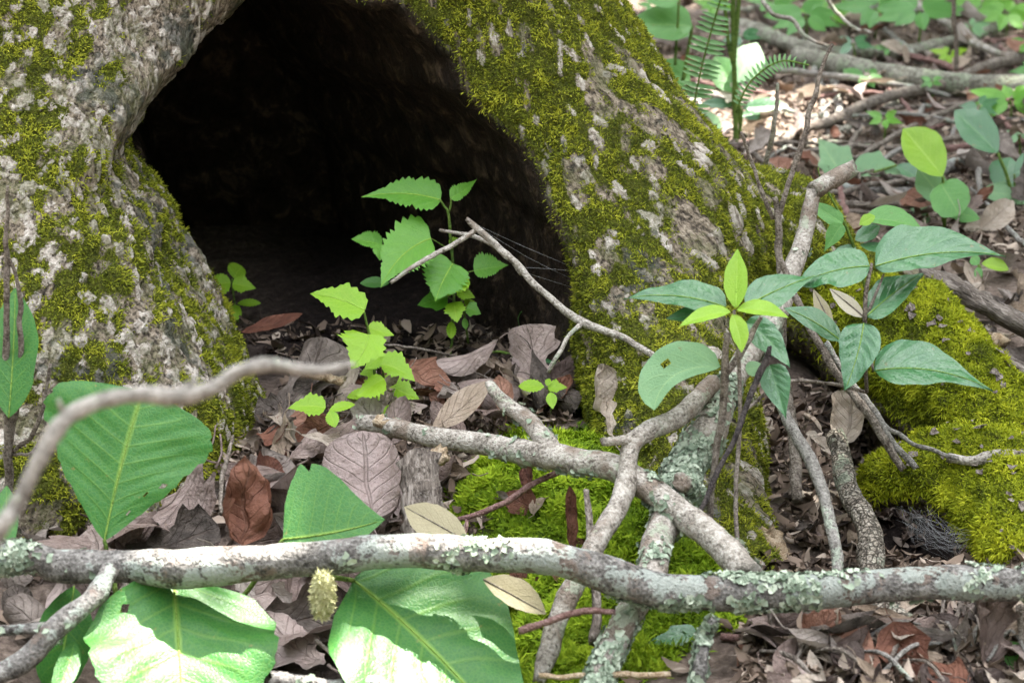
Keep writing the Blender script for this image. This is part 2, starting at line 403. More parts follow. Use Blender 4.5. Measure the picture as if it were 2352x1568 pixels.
bare = np.exp(-((x_ + .345) / .07) ** 2 - ((z_ - .32) / .085) ** 2) + 0.55 * np.exp(-((x_ + .30) / .035) ** 2 - ((z_ - .13) / .10) ** 2) \
     + 0.5 * np.exp(-((x_ - .19) / .06) ** 2 - ((z_ - .13) / .04) ** 2) + .25 * np.exp(-((x_ + .36) / .09) ** 2 - ((z_ - .05) / .08) ** 2)
spots = fbm(np.stack([u_ * 52, y_ * 52, z_ * 24], 1), 3, 83)
mossy = 0.74 + 0.45 * fbm(tV * 9, 3, 81) + 0.95 * spots - 0.62 * bare + 0.3 * np.exp(-((x_ - .08) / .05) ** 2) * sstep(.14, .0, z_) + 0.12 * sstep(-.35, -.5, x_) + .2 * sstep(.02, -.02, z_)
platev = np.clip(edge * (cid > np.where(x_ < -.1, .55, .76)) * (0.5 + 0.8 * cid) + 0.5 * bare * edge, 0, 1)
mossv = sstep(0.30, 0.66, mossy - 0.42 * platev * (0.4 + cid)) * (1 - inner) * sstep(-0.5, -0.2, tN[:, 2])
tree = thing('hollow_tree', 'old tree with mossy pale bark and a black hollow between its two flaring roots', 'tree', (-0.2, 0.3, 0.0))
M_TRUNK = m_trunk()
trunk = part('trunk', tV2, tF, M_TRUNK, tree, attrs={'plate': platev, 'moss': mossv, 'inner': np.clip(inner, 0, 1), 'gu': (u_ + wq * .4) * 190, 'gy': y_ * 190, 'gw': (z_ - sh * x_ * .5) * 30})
M_MOSS_T = m_moss('tree_moss', (0.04, 0.055, 0.010), (0.185, 0.22, 0.018), (0.46, 0.47, 0.04))
wgt = mossv * (x_ > -.53) * (x_ < .42) * (z_ < .42) * (y_ < .3) * (z_ > -.06)
nb = int(min(190000, area(tV2, tF, wgt) / 1.7e-6))
p, n, _ = sample(tV2, tF, nb, wgt)
cl = np.clip(.5 + .75 * fbm(p * 120, 2, 15) + .35 * fbm(p * 40, 2, 16), 0, 1)
bV, bF, bv = blades(p, n, 0.0040, 0.0011, (0.2, 1.25), 1, 0.15, clump=cl)
tag(part('moss', bV, bF, M_MOSS_T, tree, attrs={'var': bv}), kind='stuff')
print('moss blades', nb)
# ================================================================== wood: branches, sticks, twigs
def m_wood(name, cs, scale=60, lich=0.0, lcol=(0.40, 0.45, 0.36), stretch=None, bumpd=0.003, crack=0, patch=None):
    b = MB(name); P = b.obj()
    if stretch: P = b.n('VectorMath', {0: P, 1: stretch}, operation='MULTIPLY').outputs[0]
    n1 = b.noise(scale, 4, 0.65, P); n2 = b.noise(scale * 5, 3, 0.6, P); n0 = b.noise(scale * 0.35, 3, 0.6, P)
    f = b.math('ADD', b.math('MULTIPLY', n1, 0.5), b.math('MULTIPLY', n2, 0.5))
    c = b.ramp(f, [(0.36, cs[0]), (0.48, cs[1]), (0.60, cs[2])])
    if patch: c = b.mix(b.math('MULTIPLY', b.step(b.math('ADD', n0, b.math('MULTIPLY', n2, 0.3)), 0.68, 0.75), 0.75), c, b.mix(f, tuple(0.5 * q for q in patch), patch))
    sp = b.step(b.n('TexVoronoi', {'Scale': scale * 3.2, 'Vector': P}).outputs[0], 0.22, 0.10)
    c = b.mix(b.math('MULTIPLY', sp, 0.55), c, tuple(0.45 * q for q in cs[0]))
    h = b.math('SUBTRACT', b.math('ADD', n1, n2), b.math('MULTIPLY', sp, 0.4))
    if crack:
        v = b.n('TexVoronoi', {'Scale': crack, 'Vector': b.n('VectorMath', {0: P, 1: b.n('VectorMath', {0: b.n('TexNoise', {'Scale': 90.0, 'Vector': P}).outputs[1], 1: (0.012, 0.012, 0.012)}, operation='MULTIPLY').outputs[0]}, operation='ADD').outputs[0]}, feature='DISTANCE_TO_EDGE').outputs[0]
        m = b.step(v, 0.0, 0.16); c = b.mix(b.math('ADD', b.math('MULTIPLY', m, 0.7), 0.3), tuple(0.4 * q for q in cs[0]), c); h = b.math('ADD', h, b.math('MULTIPLY', m, 2.0))
    if lich:
        l = b.step(b.math('ADD', b.noise(24, 4, 0.7, P), b.math('MULTIPLY', n2, 0.25)), 0.74 - lich * 0.2, 0.78 - lich * 0.2)
        c = b.mix(b.math('MULTIPLY', l, 0.8), c, b.mix(f, tuple(0.45 * q for q in lcol), tuple(1.25 * q for q in lcol)))
    return b.end(b.bsdf(c, 0.88, b.bump(h, 0.9, bumpd), 0.15))
M_BR = m_wood('grey_branch_bark', [(0.045, 0.041, 0.038), (0.15, 0.14, 0.13), (0.31, 0.295, 0.275)], 70, 0.5, (0.38, 0.42, 0.38), patch=(0.22, 0.16, 0.13))
M_PALE = m_wood('pale_stick_bark', [(0.10, 0.085, 0.07), (0.33, 0.295, 0.255), (0.54, 0.50, 0.45)], 80, 0.25, (0.38, 0.42, 0.32), patch=(0.25, 0.185, 0.14))
M_TWIG = m_wood('brown_twig', [(0.06, 0.046, 0.038), (0.18, 0.15, 0.125), (0.34, 0.295, 0.255)], 110, 0)
M_DARK = m_wood('dark_twig', [(0.02, 0.018, 0.018), (0.05, 0.042, 0.042), (0.11, 0.095, 0.09)], 110, 0)
M_RED = m_wood('reddish_twig', [(0.10, 0.05, 0.045), (0.20, 0.115, 0.10), (0.32, 0.21, 0.19)], 110, 0)
M_GREYTW = m_wood('grey_twig', [(0.10, 0.09, 0.08), (0.23, 0.215, 0.195), (0.36, 0.34, 0.31)], 90, 0.2)
M_CRACK = m_wood('cracked_bark', [(0.12, 0.10, 0.08), (0.30, 0.26, 0.21), (0.46, 0.42, 0.35)], 90, 0.15, (0.36, 0.40, 0.30), crack=210, bumpd=0.004)
M_ROT = m_wood('weathered_wood', [(0.045, 0.035, 0.03), (0.15, 0.125, 0.105), (0.33, 0.29, 0.255)], 110, 0.0, stretch=(1.0, 0.10, 1.0))
M_BGWOOD = m_wood('mossy_grey_log', [(0.08, 0.075, 0.06), (0.19, 0.18, 0.145), (0.34, 0.33, 0.28)], 40, 0.4, (0.30, 0.34, 0.24))
M_HEART = m_wood('broken_wood', [(0.25, 0.16, 0.09), (0.42, 0.31, 0.20), (0.55, 0.45, 0.33)], 150, 0)
def m_lichen():
    b = MB('pale_green_lichen'); v = b.attr('var'); n = b.noise(300, 3, 0.6, b.geo())
    c = b.ramp(b.math('ADD', b.math('MULTIPLY', v, 0.6), b.math('MULTIPLY', n, 0.4)), [(0.25, (0.17, 0.22, 0.155)), (0.5, (0.33, 0.40, 0.30)), (0.8, (0.55, 0.60, 0.48))])
    return b.end(b.bsdf(c, 0.85, None, 0.2), 0.12, c)
M_LICH = m_lichen()

def catmull(P, step):
    P = np.asarray(P, float); n = len(P)
    if n == 2: P = np.array([P[0], (P[0] + P[1]) / 2, P[1]]); n = 3
    E = np.vstack([2 * P[0] - P[1], P, 2 * P[-1] - P[-2]]); out = []
    for i in range(n - 1):
        p0, p1, p2, p3 = E[i:i + 4]; m = max(2, int(np.linalg.norm((p2 - p1)[:3]) / step) + 1)
        t = np.linspace(0, 1, m, endpoint=False)[:, None]
        out.append(0.5 * (2 * p1 + (p2 - p0) * t + (2 * p0 - 5 * p1 + 4 * p2 - p3) * t ** 2 + (3 * p1 - p0 - 3 * p2 + p3) * t ** 3))
    return np.vstack(out + [P[-1:]])
def px_path(pts):
    """(x, y, Y, radius in px) -> rows X, Y, Z, radius ; ('w', X, Y, Z, r) passes through"""
    out = []
    for q in pts:
        if q[0] == 'w': out.append(q[1:]); continue
        p = at(q[0], q[1], q[2]); out.append((*p, 0.88 * q[3] * pxm(q[2], q[1])))
    return np.array(out, float)
def tube(path, nseg=10, bump=0.12, step=None, seed=0, flat=1.0, jag=0.0, wander=0.35):
    path = np.asarray(path, float); r0 = path[:, 3].mean(); step = step or max(0.004, r0 * 0.9)
    Q = catmull(path, step); c = Q[:, :3].copy(); r = np.maximum(Q[:, 3], 0.00002)
    arc = np.concatenate([[0], np.cumsum(np.linalg.norm(np.diff(c, axis=0), axis=1))])
    for k in range(3):
        c[:, k] += wander * r0 * vnoise(np.stack([arc / (r0 * 7), np.full(len(arc), seed * 3.7 + k * 11.3), arc * 0], 1), 5 + k)
    if bump and len(arc) > 8:
        rk = np.random.default_rng(seed * 7 + 3)
        for k in range(int(arc[-1] / (r0 * 9))): r = r * (1 + rk.uniform(.03, .15) * np.exp(-((arc - rk.random() * arc[-1]) / (r0 * rk.uniform(.6, 1.3))) ** 2))
    t = unit(np.gradient(c, axis=0)); a = np.array([0.13, 0.2, 1.0]) if abs(t[0][2]) < 0.9 else np.array([1.0, 0.1, 0])
    nrm = unit(np.cross(t[0], a)); ang = np.arange(nseg) / nseg * 2 * math.pi; V = []
    for i in range(len(c)):
        nrm = unit(nrm - t[i] * (nrm @ t[i])); bn = np.cross(t[i], nrm)
        V.append(c[i] + (np.cos(ang)[:, None] * nrm + flat * np.sin(ang)[:, None] * bn) * r[i])
    V = np.array(V)
    if bump:
        q = V / (r0 * 1.6) + seed * 7.1
        off = (fbm(q, 3, 90) * bump)[..., None]
        V = c[:, None] + (V - c[:, None]) * (1 + off)
    if jag:
        rj = np.random.default_rng(seed + 1)
        V[0] -= t[0] * (jag * r[0] * rj.random(nseg))[:, None]; V[-1] += t[-1] * (jag * r[-1] * rj.random(nseg))[:, None]
    m = len(c); V = np.vstack([V.reshape(-1, 3), c[0] - t[0] * r[0] * 0.1, c[-1] + t[-1] * r[-1] * 0.1])
    i = (np.arange(m - 1)[:, None] * nseg); j = np.arange(nseg)[None]; j2 = (j + 1) % nseg
    F4 = np.stack([i + j, i + j2, i + nseg + j2, i + nseg + j], -1).reshape(-1, 4)
    j = np.arange(nseg); j2 = (j + 1) % nseg; e = (m - 1) * nseg
    F3 = np.vstack([np.stack([np.full(nseg, m * nseg), j2, j], 1), np.stack([np.full(nseg, m * nseg + 1), e + j, e + j2], 1)])
    return V, [F4, F3]
_sd = [0]
def stick(name, label, cat, main, mat, sides=(), group=None, lich=0, lmask=None, nseg=10, bump=0.20, jag=0.7, lr=0.0028, sname='side_twig', lthr=0.05, wander=0.7):
    """a branch: main limb + side limbs as parts, lichen as stuff"""
    _sd[0] += 1; sd = _sd[0]
    P = px_path(main)
    V, F = tube(P, nseg, bump, seed=sd, jag=jag, wander=wander)
    if not sides and not lich: return solo(name, V, F, mat, label, cat, group)
    k = int(np.argmin(V[:, 2])); root = thing(name, label, cat, V[k], group)
    part('limb', V, F, mat, root); geoms = [(V, F)]
    for s in sides:
        _sd[0] += 1; v, f = tube(px_path(s), max(7, nseg - 2), bump, seed=_sd[0], jag=jag, wander=wander); part(sname, v, f, mat, root); geoms.append((v, f))
    if lich:
        LV, LF, LV_ = [], [], []; o = 0
        for v, f in geoms:
            w = sstep(lthr, lthr + 0.15, fbm(v * 26, 3, 120 + sd) + 0.25 * fbm(v * 90, 2, 7))
            if lmask is not None: w = w * lmask(v)
            ar = area(v, f, w)
            n = int(lich * ar * 1e6 / 14)
            if n < 3: continue
            p, nn, _ = sample(v, f, n, w); a, b_, c_ = flakes(p, nn, lr); LV.append(a); LF.append(b_ + o); LV_.append(c_); o += len(a)
        if LV: tag(part('lichen', np.vstack(LV), np.vstack(LF), M_LICH, root, attrs={'var': np.concatenate(LV_)}), kind='stuff')
    return root

# long lichened branch across the foreground
BY = -.585
stick('fallen_branch', 'thick grey branch crusted with lichen, lying across the whole foreground', 'branch',
      [('w', -.62, -.60, -.02, .014), (-60, 1295, BY, 38), (120, 1296, BY, 42), (240, 1296, BY, 44), (480, 1290, BY, 46), (720, 1268, BY, 46), (900, 1255, BY, 46), (1060, 1262, BY, 46), (1280, 1300, BY, 45), (1450, 1350, BY, 48), (1560, 1365, BY, 46), (1700, 1365, BY, 46),
       (1860, 1362, BY, 45), (2080, 1353, BY, 44), (2352, 1340, BY - .01, 43), (2480, 1345, BY - .02, 40), ('w', .62, -.64, -.03, .012)],
      M_BR, [[(245, 1310, BY - .01, 24), (215, 1370, BY - .03, 25), (150, 1430, BY - .05, 30), (60, 1500, BY - .07, 30), (-60, 1560, BY - .09, 26)],
             [(160, 1425, BY - .045, 18), (90, 1440, BY - .05, 15), (-40, 1445, BY - .05, 14)]],
      lich=3.2, lmask=lambda v: np.clip(0.10 + 0.95 * np.exp(-((v[:, 0] - .13) / .10) ** 2) + 1.0 * np.exp(-((v[:, 0] + .385) / .05) ** 2) + 0.30 * np.exp(-((v[:, 0] + .03) / .07) ** 2) + 0.5 * np.exp(-((v[:, 0] - .36) / .06) ** 2), 0, 1) * np.where((v[:, 0] > -.34) & (v[:, 0] < -.14), 0.05, 1), nseg=18, bump=0.16, lr=.0028, sname='side_limb')
# forked lichened stick behind it
stick('forked_branch', 'lichen-covered forked stick leaning up from the long branch over the dead leaves', 'branch',
      [(1700, 1325, -.56, 38), (1620, 1235, -.52, 37), (1520, 1160, -.48, 38), (1400, 1085, -.45, 36), (1290, 1045, -.42, 36), (1140, 1025, -.38, 30), (980, 995, -.35, 27), (900, 978, -.33, 25), (828, 972, -.32, 22)], M_PALE,
      [[(1295, 1050, -.42, 27), (1235, 1000, -.40, 26), (1180, 935, -.36, 22), (1130, 880, -.33, 14)]],
      lich=3.4, lmask=lambda v: np.clip(0.04 + 1.2 * np.exp(-((v[:, 0] - .085) / .035) ** 2) + .7 * np.exp(-((v[:, 0] - .155) / .018) ** 2), 0, 1), nseg=14, sname='fork')
# the long leaning stick
stick('leaning_branch', 'long pale lichen-patched branch leaning steeply against the right root, broken stub on top', 'branch',
      [(1872, 440, -.13, 19), (1853, 520, -.15, 22), (1815, 620, -.19, 26), (1765, 720, -.24, 30), (1700, 820, -.30, 32), (1650, 920, -.35, 36), (1600, 1050, -.41, 44), (1560, 1160, -.46, 46), (1500, 1300, -.53, 40), (1430, 1420, -.575, 38), (1370, 1560, -.615, 40), (1350, 1640, -.64, 40)], M_PALE,
      [[(1870, 442, -.13, 24), (1915, 415, -.12, 24), (1955, 395, -.11, 22), (1972, 385, -.11, 19)], [(1600, 1130, -.44, 28), (1570, 1100, -.47, 22)]],
      lich=3.2, lmask=lambda v: np.clip(1.0 * np.exp(-((v[:, 2] - .09) / .05) ** 2) + .8 * sstep(.03, .0, v[:, 2]), 0, 1), nseg=14, sname='broken_stub')
# smooth pale forked stick
stick('forked_stick', 'smooth pale stick with a short side stub, standing on the bright moss', 'stick',
      [(1645, 885, -.36, 24), (1570, 950, -.40, 27), (1490, 1000, -.43, 26), (1448, 1035, -.445, 26), (1430, 1110, -.47, 25), (1400, 1190, -.495, 28), (1350, 1290, -.53, 28), (1300, 1390, -.56, 28), (1250, 1500, -.59, 26), (1235, 1550, -.60, 16)], M_PALE,
      [[(1452, 1020, -.445, 17), (1420, 1013, -.45, 13), (1386, 1012, -.45, 12)]], sname='stub')
stick('cracked_stick', 'straight stick with finely cracked grey bark propped over the soil bank', 'stick',
      [(1912, 1003, -.30, 22), (1940, 1090, -.34, 29), (1975, 1200, -.41, 31), (2010, 1310, -.47, 34), (2050, 1410, -.52, 36), (2090, 1490, -.56, 34)], M_CRACK, nseg=14)
stick('bent_stick', 'slender bent grey stick running down from the leaves to the long branch', 'stick',
      [(1742, 850, -.33, 10), (1790, 930, -.35, 13), (1838, 1020, -.38, 17), (1880, 1120, -.42, 17), (1905, 1210, -.46, 16), (1926, 1320, -.50, 15)], M_GREYTW)
stick('upright_stick', 'brown upright stick standing behind the bent grey stick', 'stick', [(1795, 870, -.24, 12), (1822, 950, -.26, 15), (1833, 1050, -.30, 16), (1830, 1150, -.34, 15)], M_TWIG)
stick('short_brown_stick', 'short brown stick stuck upright in the bright moss', 'stick', [(1345, 1130, -.46, 8), (1350, 1200, -.485, 10), (1358, 1300, -.52, 12), (1368, 1400, -.555, 13), (1370, 1470, -.58, 14)], M_ROT)
stick('reddish_twig', 'thin reddish twig lying over the bright moss', 'twig', [(1045, 1195, -.42, 6), (1140, 1165, -.42, 8), (1230, 1110, -.41, 8), (1300, 1078, -.40, 8)], M_RED, [[(1075, 1190, -.42, 5), (1070, 1230, -.44, 5)]])
stick('curved_twig', 'curved reddish-brown twig crossing the pale forked stick', 'twig', [(1195, 1445, -.61, 10), (1260, 1425, -.61, 9), (1340, 1402, -.605, 9), (1405, 1402, -.60, 7)], M_RED)
# dead Y-shaped twig in the mouth of the hollow
stick('dead_twig', 'bare pale twig bent in a peak before the black hollow', 'twig',
      [(1515, 818, -.235, 9), (1440, 780, -.21, 9), (1342, 737, -.18, 11), (1260, 680, -.16, 9), (1190, 612, -.14, 9), (1130, 550, -.12, 9), (1085, 512, -.11, 8), (1076, 503, -.11, 6)], M_PALE,
      [[(1100, 527, -.11, 7), (1060, 548, -.12, 7), (980, 597, -.14, 7), (900, 650, -.16, 5)], [(1200, 626, -.14, 7), (1160, 580, -.12, 6), (1095, 547, -.09, 6), (1050, 535, -.07, 5), (1012, 528, -.06, 4)],
       [(1345, 738, -.18, 7), (1310, 770, -.20, 6), (1285, 810, -.215, 6), (1258, 855, -.22, 5)]], bump=0.08)
# out of focus twig close to the lens
stick('arching_twig', 'grey twig arching across in front of the left root and the big leaf', 'twig',
      [('w', -.40, -1.16, -.06, .007), ('w', -.335, -1.15, .12, .0068), (-60, 1330, -1.14, 24), (20, 1180, -1.13, 23), (90, 1050, -1.12, 22), (150, 960, -1.11, 24), (265, 912, -1.10, 24), (420, 893, -1.09, 22), (560, 858, -1.08, 20), (660, 838, -1.07, 18), (760, 842, -1.06, 12), (818, 845, -1.05, 4)], M_GREYTW, [[(420, 893, -1.09, 10), (440, 880, -1.09, 8), (452, 862, -1.085, 4)], [(150, 960, -1.11, 12), (140, 935, -1.11, 9), (135, 915, -1.11, 5)]], bump=0.3, sname='bud')
# thin stems standing at the left edge
stick('bare_sapling', 'thin bare forked stem in front of the left root', 'twig', [gnd(22, 1190).tolist() and (20, 1190, -.40, 11), (22, 1020, -.40, 12), (12, 860, -.40, 10), (18, 700, -.40, 8), (12, 560, -.40, 7), (22, 430, -.40, 4)], M_TWIG,
      [[(25, 1010, -.40, 9), (42, 880, -.40, 8), (45, 720, -.40, 7), (36, 640, -.40, 5), (16, 570, -.40, 5)], [(30, 1035, -.40, 6), (80, 990, -.41, 6), (105, 900, -.41, 5), (118, 838, -.41, 4)], [(32, 1045, -.40, 5), (70, 1040, -.41, 4), (90, 1015, -.41, 3)]])
# stems that once carried leaves, right of the tree
stick('dead_sapling', 'tall thin dead stem forking in front of the right root', 'twig', [(1800, 960, -.20, 8), (1796, 760, -.20, 8), (1795, 620, -.19, 9), (1783, 500, -.18, 9), (1778, 460, -.18, 7)], M_TWIG,
      [[(1785, 498, -.18, 8), (1800, 465, -.18, 7), (1838, 340, -.17, 8), (1870, 220, -.16, 7), (1908, 98, -.15, 4)], [(1776, 500, -.18, 6), (1755, 450, -.18, 5), (1730, 380, -.17, 5), (1704, 305, -.17, 4)]])
stick('dry_shoot', 'short pale dry stem standing behind the root crest', 'twig', [(1755, 400, .14, 7), (1768, 330, .13, 7), (1782, 260, .12, 6), (1787, 188, .12, 4)], M_PALE)
stick('cut_stalk', 'dead plant stem beside the glossy leaf cluster', 'twig', [(1630, 1190, -.44, 9), (1640, 1080, -.43, 9), (1655, 950, -.42, 10), (1665, 860, -.42, 11), (1672, 765, -.42, 7)], M_TWIG,
      [[(1668, 860, -.42, 9), (1700, 810, -.41, 9), (1730, 760, -.40, 8), (1750, 728, -.40, 5)]])
stick('black_twig', 'nearly black slanting twig across the leaning branch', 'twig', [(1590, 1230, -.50, 7), (1640, 1100, -.48, 7), (1690, 1000, -.46, 7), (1730, 900, -.44, 8), (1755, 835, -.43, 9), (1765, 795, -.43, 6)], M_DARK)
stick('fallen_stalk', 'pale straight dead stem slanting down from the glossy leaves to the mossy log', 'twig', [(1836, 690, -.25, 9), (1880, 790, -.27, 10), (1960, 910, -.30, 11), (2020, 990, -.325, 11), (2075, 1075, -.345, 10)], M_TWIG, [[(1790, 590, -.24, 8), (1815, 650, -.245, 9), (1836, 692, -.25, 9)]])
stick('fallen_stalk', 'greyish dead stem ending at a node on the lower mossy log', 'twig', [(1900, 790, -.26, 8), (1960, 880, -.29, 9), (2010, 955, -.31, 11), (2050, 1020, -.33, 10), (2102, 1078, -.345, 8)], M_GREYTW, [[(2012, 955, -.31, 7), (2080, 1010, -.33, 6), (2150, 1040, -.34, 6), (2200, 1055, -.345, 6)]])
stick('bark_chip_stick', 'short thick stick with peeling bark on the lower mossy log', 'stick', [(2190, 1052, -.335, 13), (2250, 1062, -.34, 14), (2300, 1048, -.34, 15), (2420, 1030, -.34, 16)], M_PALE)
stick('grey_stick', 'reddish-grey stick lying over the rust coloured dead leaf', 'stick', [(1660, 1462, -.55, 9), (1780, 1478, -.56, 11), (1930, 1500, -.575, 13), (2010, 1520, -.585, 15), (2090, 1560, -.60, 14), (2180, 1590, -.61, 13)], M_RED)
stick('lichened_stub', 'stub of stick coated in blue-green lichen below the long branch', 'stick', [(1640, 1420, -.60, 10), (1615, 1460, -.60, 14), (1610, 1510, -.615, 18), (1600, 1600, -.63, 22)], M_BR, lich=3.2, sides=[[(1612, 1490, -.60, 10), (1625, 1475, -.605, 9)]], lthr=-.1)
stick('bark_stick', 'grey stick with peeling bark half buried in the brown litter', 'stick', [(2020, 1400, -.52, 22), (2035, 1470, -.55, 27), (2020, 1560, -.59, 26), (2010, 1640, -.62, 26)], M_CRACK)
stick('bark_slab', 'flat slab of cracked pale bark lying under the long branch', 'bark', [(1770, 1375, -.50, 40), (1850, 1430, -.53, 46), (1910, 1490, -.55, 34)], M_CRACK)
stick('lichened_stick', 'stick coated in grey lichen under the two big leaves', 'stick', [(620, 1555, -.66, 22), (760, 1570, -.66, 20), (880, 1580, -.66, 18)], M_BR, lich=2.5, sides=[[(700, 1565, -.66, 12), (690, 1590, -.66, 10)]], lthr=-.1)
stick('thin_stick', 'thin straw-coloured stick on the ground below the bright moss', 'stick', [(1240, 1550, -.62, 7), (1400, 1552, -.62, 8), (1540, 1545, -.62, 8)], M_HEART)
for q, lab in [([(1765, 1400, -.56, 5), (1770, 1480, -.57, 5), (1745, 1568, -.60, 5)], 'long grey rootlet hanging below the long branch'), ([(870, 790, -.10, 3), (960, 800, -.08, 4), (1050, 820, -.05, 4)], 'thin straw twig on the black soil in the hollow'),
               ([(2340, 1405, -.58, 14), (2352, 1500, -.60, 16), (2360, 1600, -.63, 16)], 'stout brown stem rising from the litter under the long branch'),
               ([(725, 1470, -.60, 5), (780, 1520, -.62, 6), (835, 1562, -.63, 6)], 'short straw twig on the dead leaf between the two big leaves'), ([(505, 1180, -.50, 5), (515, 1080, -.47, 6), (535, 1000, -.45, 4)], 'thin brown stalk beside the pale-veined big leaf')]:
    stick('dry_twig', lab, 'twig', q, M_TWIG, nseg=6)

# ------------------------------------------------------------------ moss-covered logs on the right
M_LOGMOSS = m_moss('log_moss', (0.06, 0.08, 0.006), (0.26, 0.31, 0.012), (0.52, 0.54, 0.03))
M_BED = m_moss('moss_bed', (0.05, 0.05, 0.006), (0.11, 0.11, 0.01), (0.18, 0.17, 0.02))
def moss_log(label, cones, box, subs=(), k=.03, moss_n=1.3e-6, mask=None):
    (x0, x1), (y0, y1), (z0, z1) = box; st = .006
    xs, ys, zs = [np.arange(a, b, st).astype(np.float32) for a, b in box]
    X, Y, Z = xs[:, None, None], ys[None, :, None], zs[None, None, :]; D = None
    for a, c, ra, rb in cones:
        d = rcone(X, Y, Z, a, c, ra, rb); D = d if D is None else smin(D, d, k)
    for a, c, ra, rb in subs: D = smax(D, -rcone(X, Y, Z, a, c, ra, rb), .015)
    V, F = surface_nets(D.astype(np.float32), xs, ys, zs); n = vnormals(V, F)
    V = V + n * (0.014 * fbm(V * 16, 3, 140) + 0.005 * fbm(V * 60, 2, 141))[:, None]
    c = np.array([V[:, 0].mean(), V[:, 1].mean(), V[:, 2].min()])
    root = thing('mossy_log', label, 'log', c)
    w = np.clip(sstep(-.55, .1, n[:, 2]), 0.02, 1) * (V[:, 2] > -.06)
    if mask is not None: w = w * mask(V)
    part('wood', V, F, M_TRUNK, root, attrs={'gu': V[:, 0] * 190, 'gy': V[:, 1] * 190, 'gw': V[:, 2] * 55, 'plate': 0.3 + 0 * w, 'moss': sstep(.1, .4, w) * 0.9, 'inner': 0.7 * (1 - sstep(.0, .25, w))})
    nb = int(min(110000, area(V, F, w) / moss_n)); p, nn, _ = sample(V, F, nb, w)
    cl = np.clip(.5 + .75 * fbm(p * 95, 2, 15) + .3 * fbm(p * 30, 2, 16), 0, 1)
    bV, bF, bv = blades(p, nn, .0056, .0012, (.2, 1.3), 1, .25, clump=cl)
    tag(part('moss', bV, bF, M_LOGMOSS, root, attrs={'var': bv}), kind='stuff')
    p, nn, _ = sample(V, F, 70, w * sstep(.3, .8, n[:, 2])); fV, fF, fv = flakes(p + nn * .004, nn, .004, 6, .6); tag(part('debris', fV, fF, M_TWIG, root, attrs={'var': fv}), kind='stuff'); return root
A = lambda x, y, Yd: at(x, y, Yd)
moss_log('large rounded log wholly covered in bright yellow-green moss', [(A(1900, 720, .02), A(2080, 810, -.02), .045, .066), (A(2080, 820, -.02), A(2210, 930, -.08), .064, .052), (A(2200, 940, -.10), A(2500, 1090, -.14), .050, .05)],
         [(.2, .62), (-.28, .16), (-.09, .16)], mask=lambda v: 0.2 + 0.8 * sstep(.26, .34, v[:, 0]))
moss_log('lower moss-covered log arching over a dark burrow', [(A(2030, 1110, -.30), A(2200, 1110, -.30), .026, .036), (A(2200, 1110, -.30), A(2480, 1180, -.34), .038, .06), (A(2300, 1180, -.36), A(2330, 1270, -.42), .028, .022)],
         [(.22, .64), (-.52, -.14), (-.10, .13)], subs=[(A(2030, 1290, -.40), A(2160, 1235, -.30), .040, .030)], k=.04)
# bright feather moss on the mound before the hollow
gw = gmoss * (np.abs(GX.ravel()) < .7) * (np.abs(GY.ravel()) < .9)
p, n, _ = sample(gV, gF, 14000, gw)
p = p + n * (0.004 * vnoise(p * 60, 3))[:, None]
cl = np.clip(.5 + .8 * fbm(p * 55, 2, 15), 0, 1)
bV, bF, bv = blades(p, n, .0088, .0021, (.35, 1.25), 7, .1, clump=cl)
gm = link('bright_moss', mesh('bright_moss', bV, bF, m_moss('feather_moss', (0.055, 0.10, 0.006), (0.19, 0.31, 0.012), (0.40, 0.52, 0.03)), attrs={'var': bv}))
tag(gm, 'bright green feathery moss carpet before the right root', 'moss', kind='stuff')
# ================================================================== leaves
def m_leaf(name, dark, light, vein, nv=7, slope=2.2, rough=0.38, trans=0.28, tcol=None, spec=0.5, veinw=0.10, spots=True, var=0.25):
    b = MB(name); uv = b.n('UVMap').outputs[0]; sp = b.n('SeparateXYZ', {0: uv}); u, t = sp.outputs[0], sp.outputs[1]
    au = b.math('MULTIPLY', b.math('ABSOLUTE', b.math('SUBTRACT', u, 0.5)), 2.0)
    ph = b.math('FRACT', b.math('SUBTRACT', b.math('MULTIPLY', t, nv), b.math('MULTIPLY', au, slope)))
    dv = b.math('ABSOLUTE', b.math('SUBTRACT', ph, 0.5))                       # 0.5 on a vein
    side = b.math('MULTIPLY', b.step(dv, 0.5 - veinw, 0.5), b.step(au, 1.0, 0.35))
    mid = b.step(au, 0.05, 0.02)
    n = b.noise(60, 3, 0.6, b.obj())
    c = b.mix(b.math('ADD', b.math('MULTIPLY', n, 1 - var), b.math('MULTIPLY', b.rnd(), var)), dark, light)
    c = b.mix(b.math('MULTIPLY', side, 0.35), c, vein); c = b.mix(b.math('MULTIPLY', mid, 0.85), c, vein)
    if spots:
        s = b.step(b.noise(130, 3, 0.6, b.obj()), 0.68, 0.73); c = b.mix(b.math('MULTIPLY', s, 0.7), c, (0.20, 0.16, 0.05))
    net = b.step(b.n('TexVoronoi', {'Scale': 330.0, 'Vector': b.obj()}, feature='DISTANCE_TO_EDGE').outputs[0], 0.0, 0.18)
    c = b.mix(b.math('MULTIPLY', b.math('SUBTRACT', 1.0, net), 0.22), c, vein)
    h = b.math('SUBTRACT', b.math('MULTIPLY', net, 0.35), b.math('MULTIPLY', side, 0.5))
    sh = b.bsdf(c, rough, b.bump(h, 0.35, 0.0012), spec)
    return b.end(sh, trans, b.mix(0.5, c, tcol or light))
G_BIG = m_leaf('big_leaf_green', (0.018, 0.095, 0.018), (0.05, 0.195, 0.034), (0.15, 0.28, 0.04), 8, 1.6, 0.46, 0.14, spec=0.32)
G_GLOSS = m_leaf('glossy_leaf_green', (0.02, 0.11, 0.035), (0.05, 0.19, 0.06), (0.09, 0.24, 0.07), 6, 2.4, 0.33, 0.18, spec=0.8)
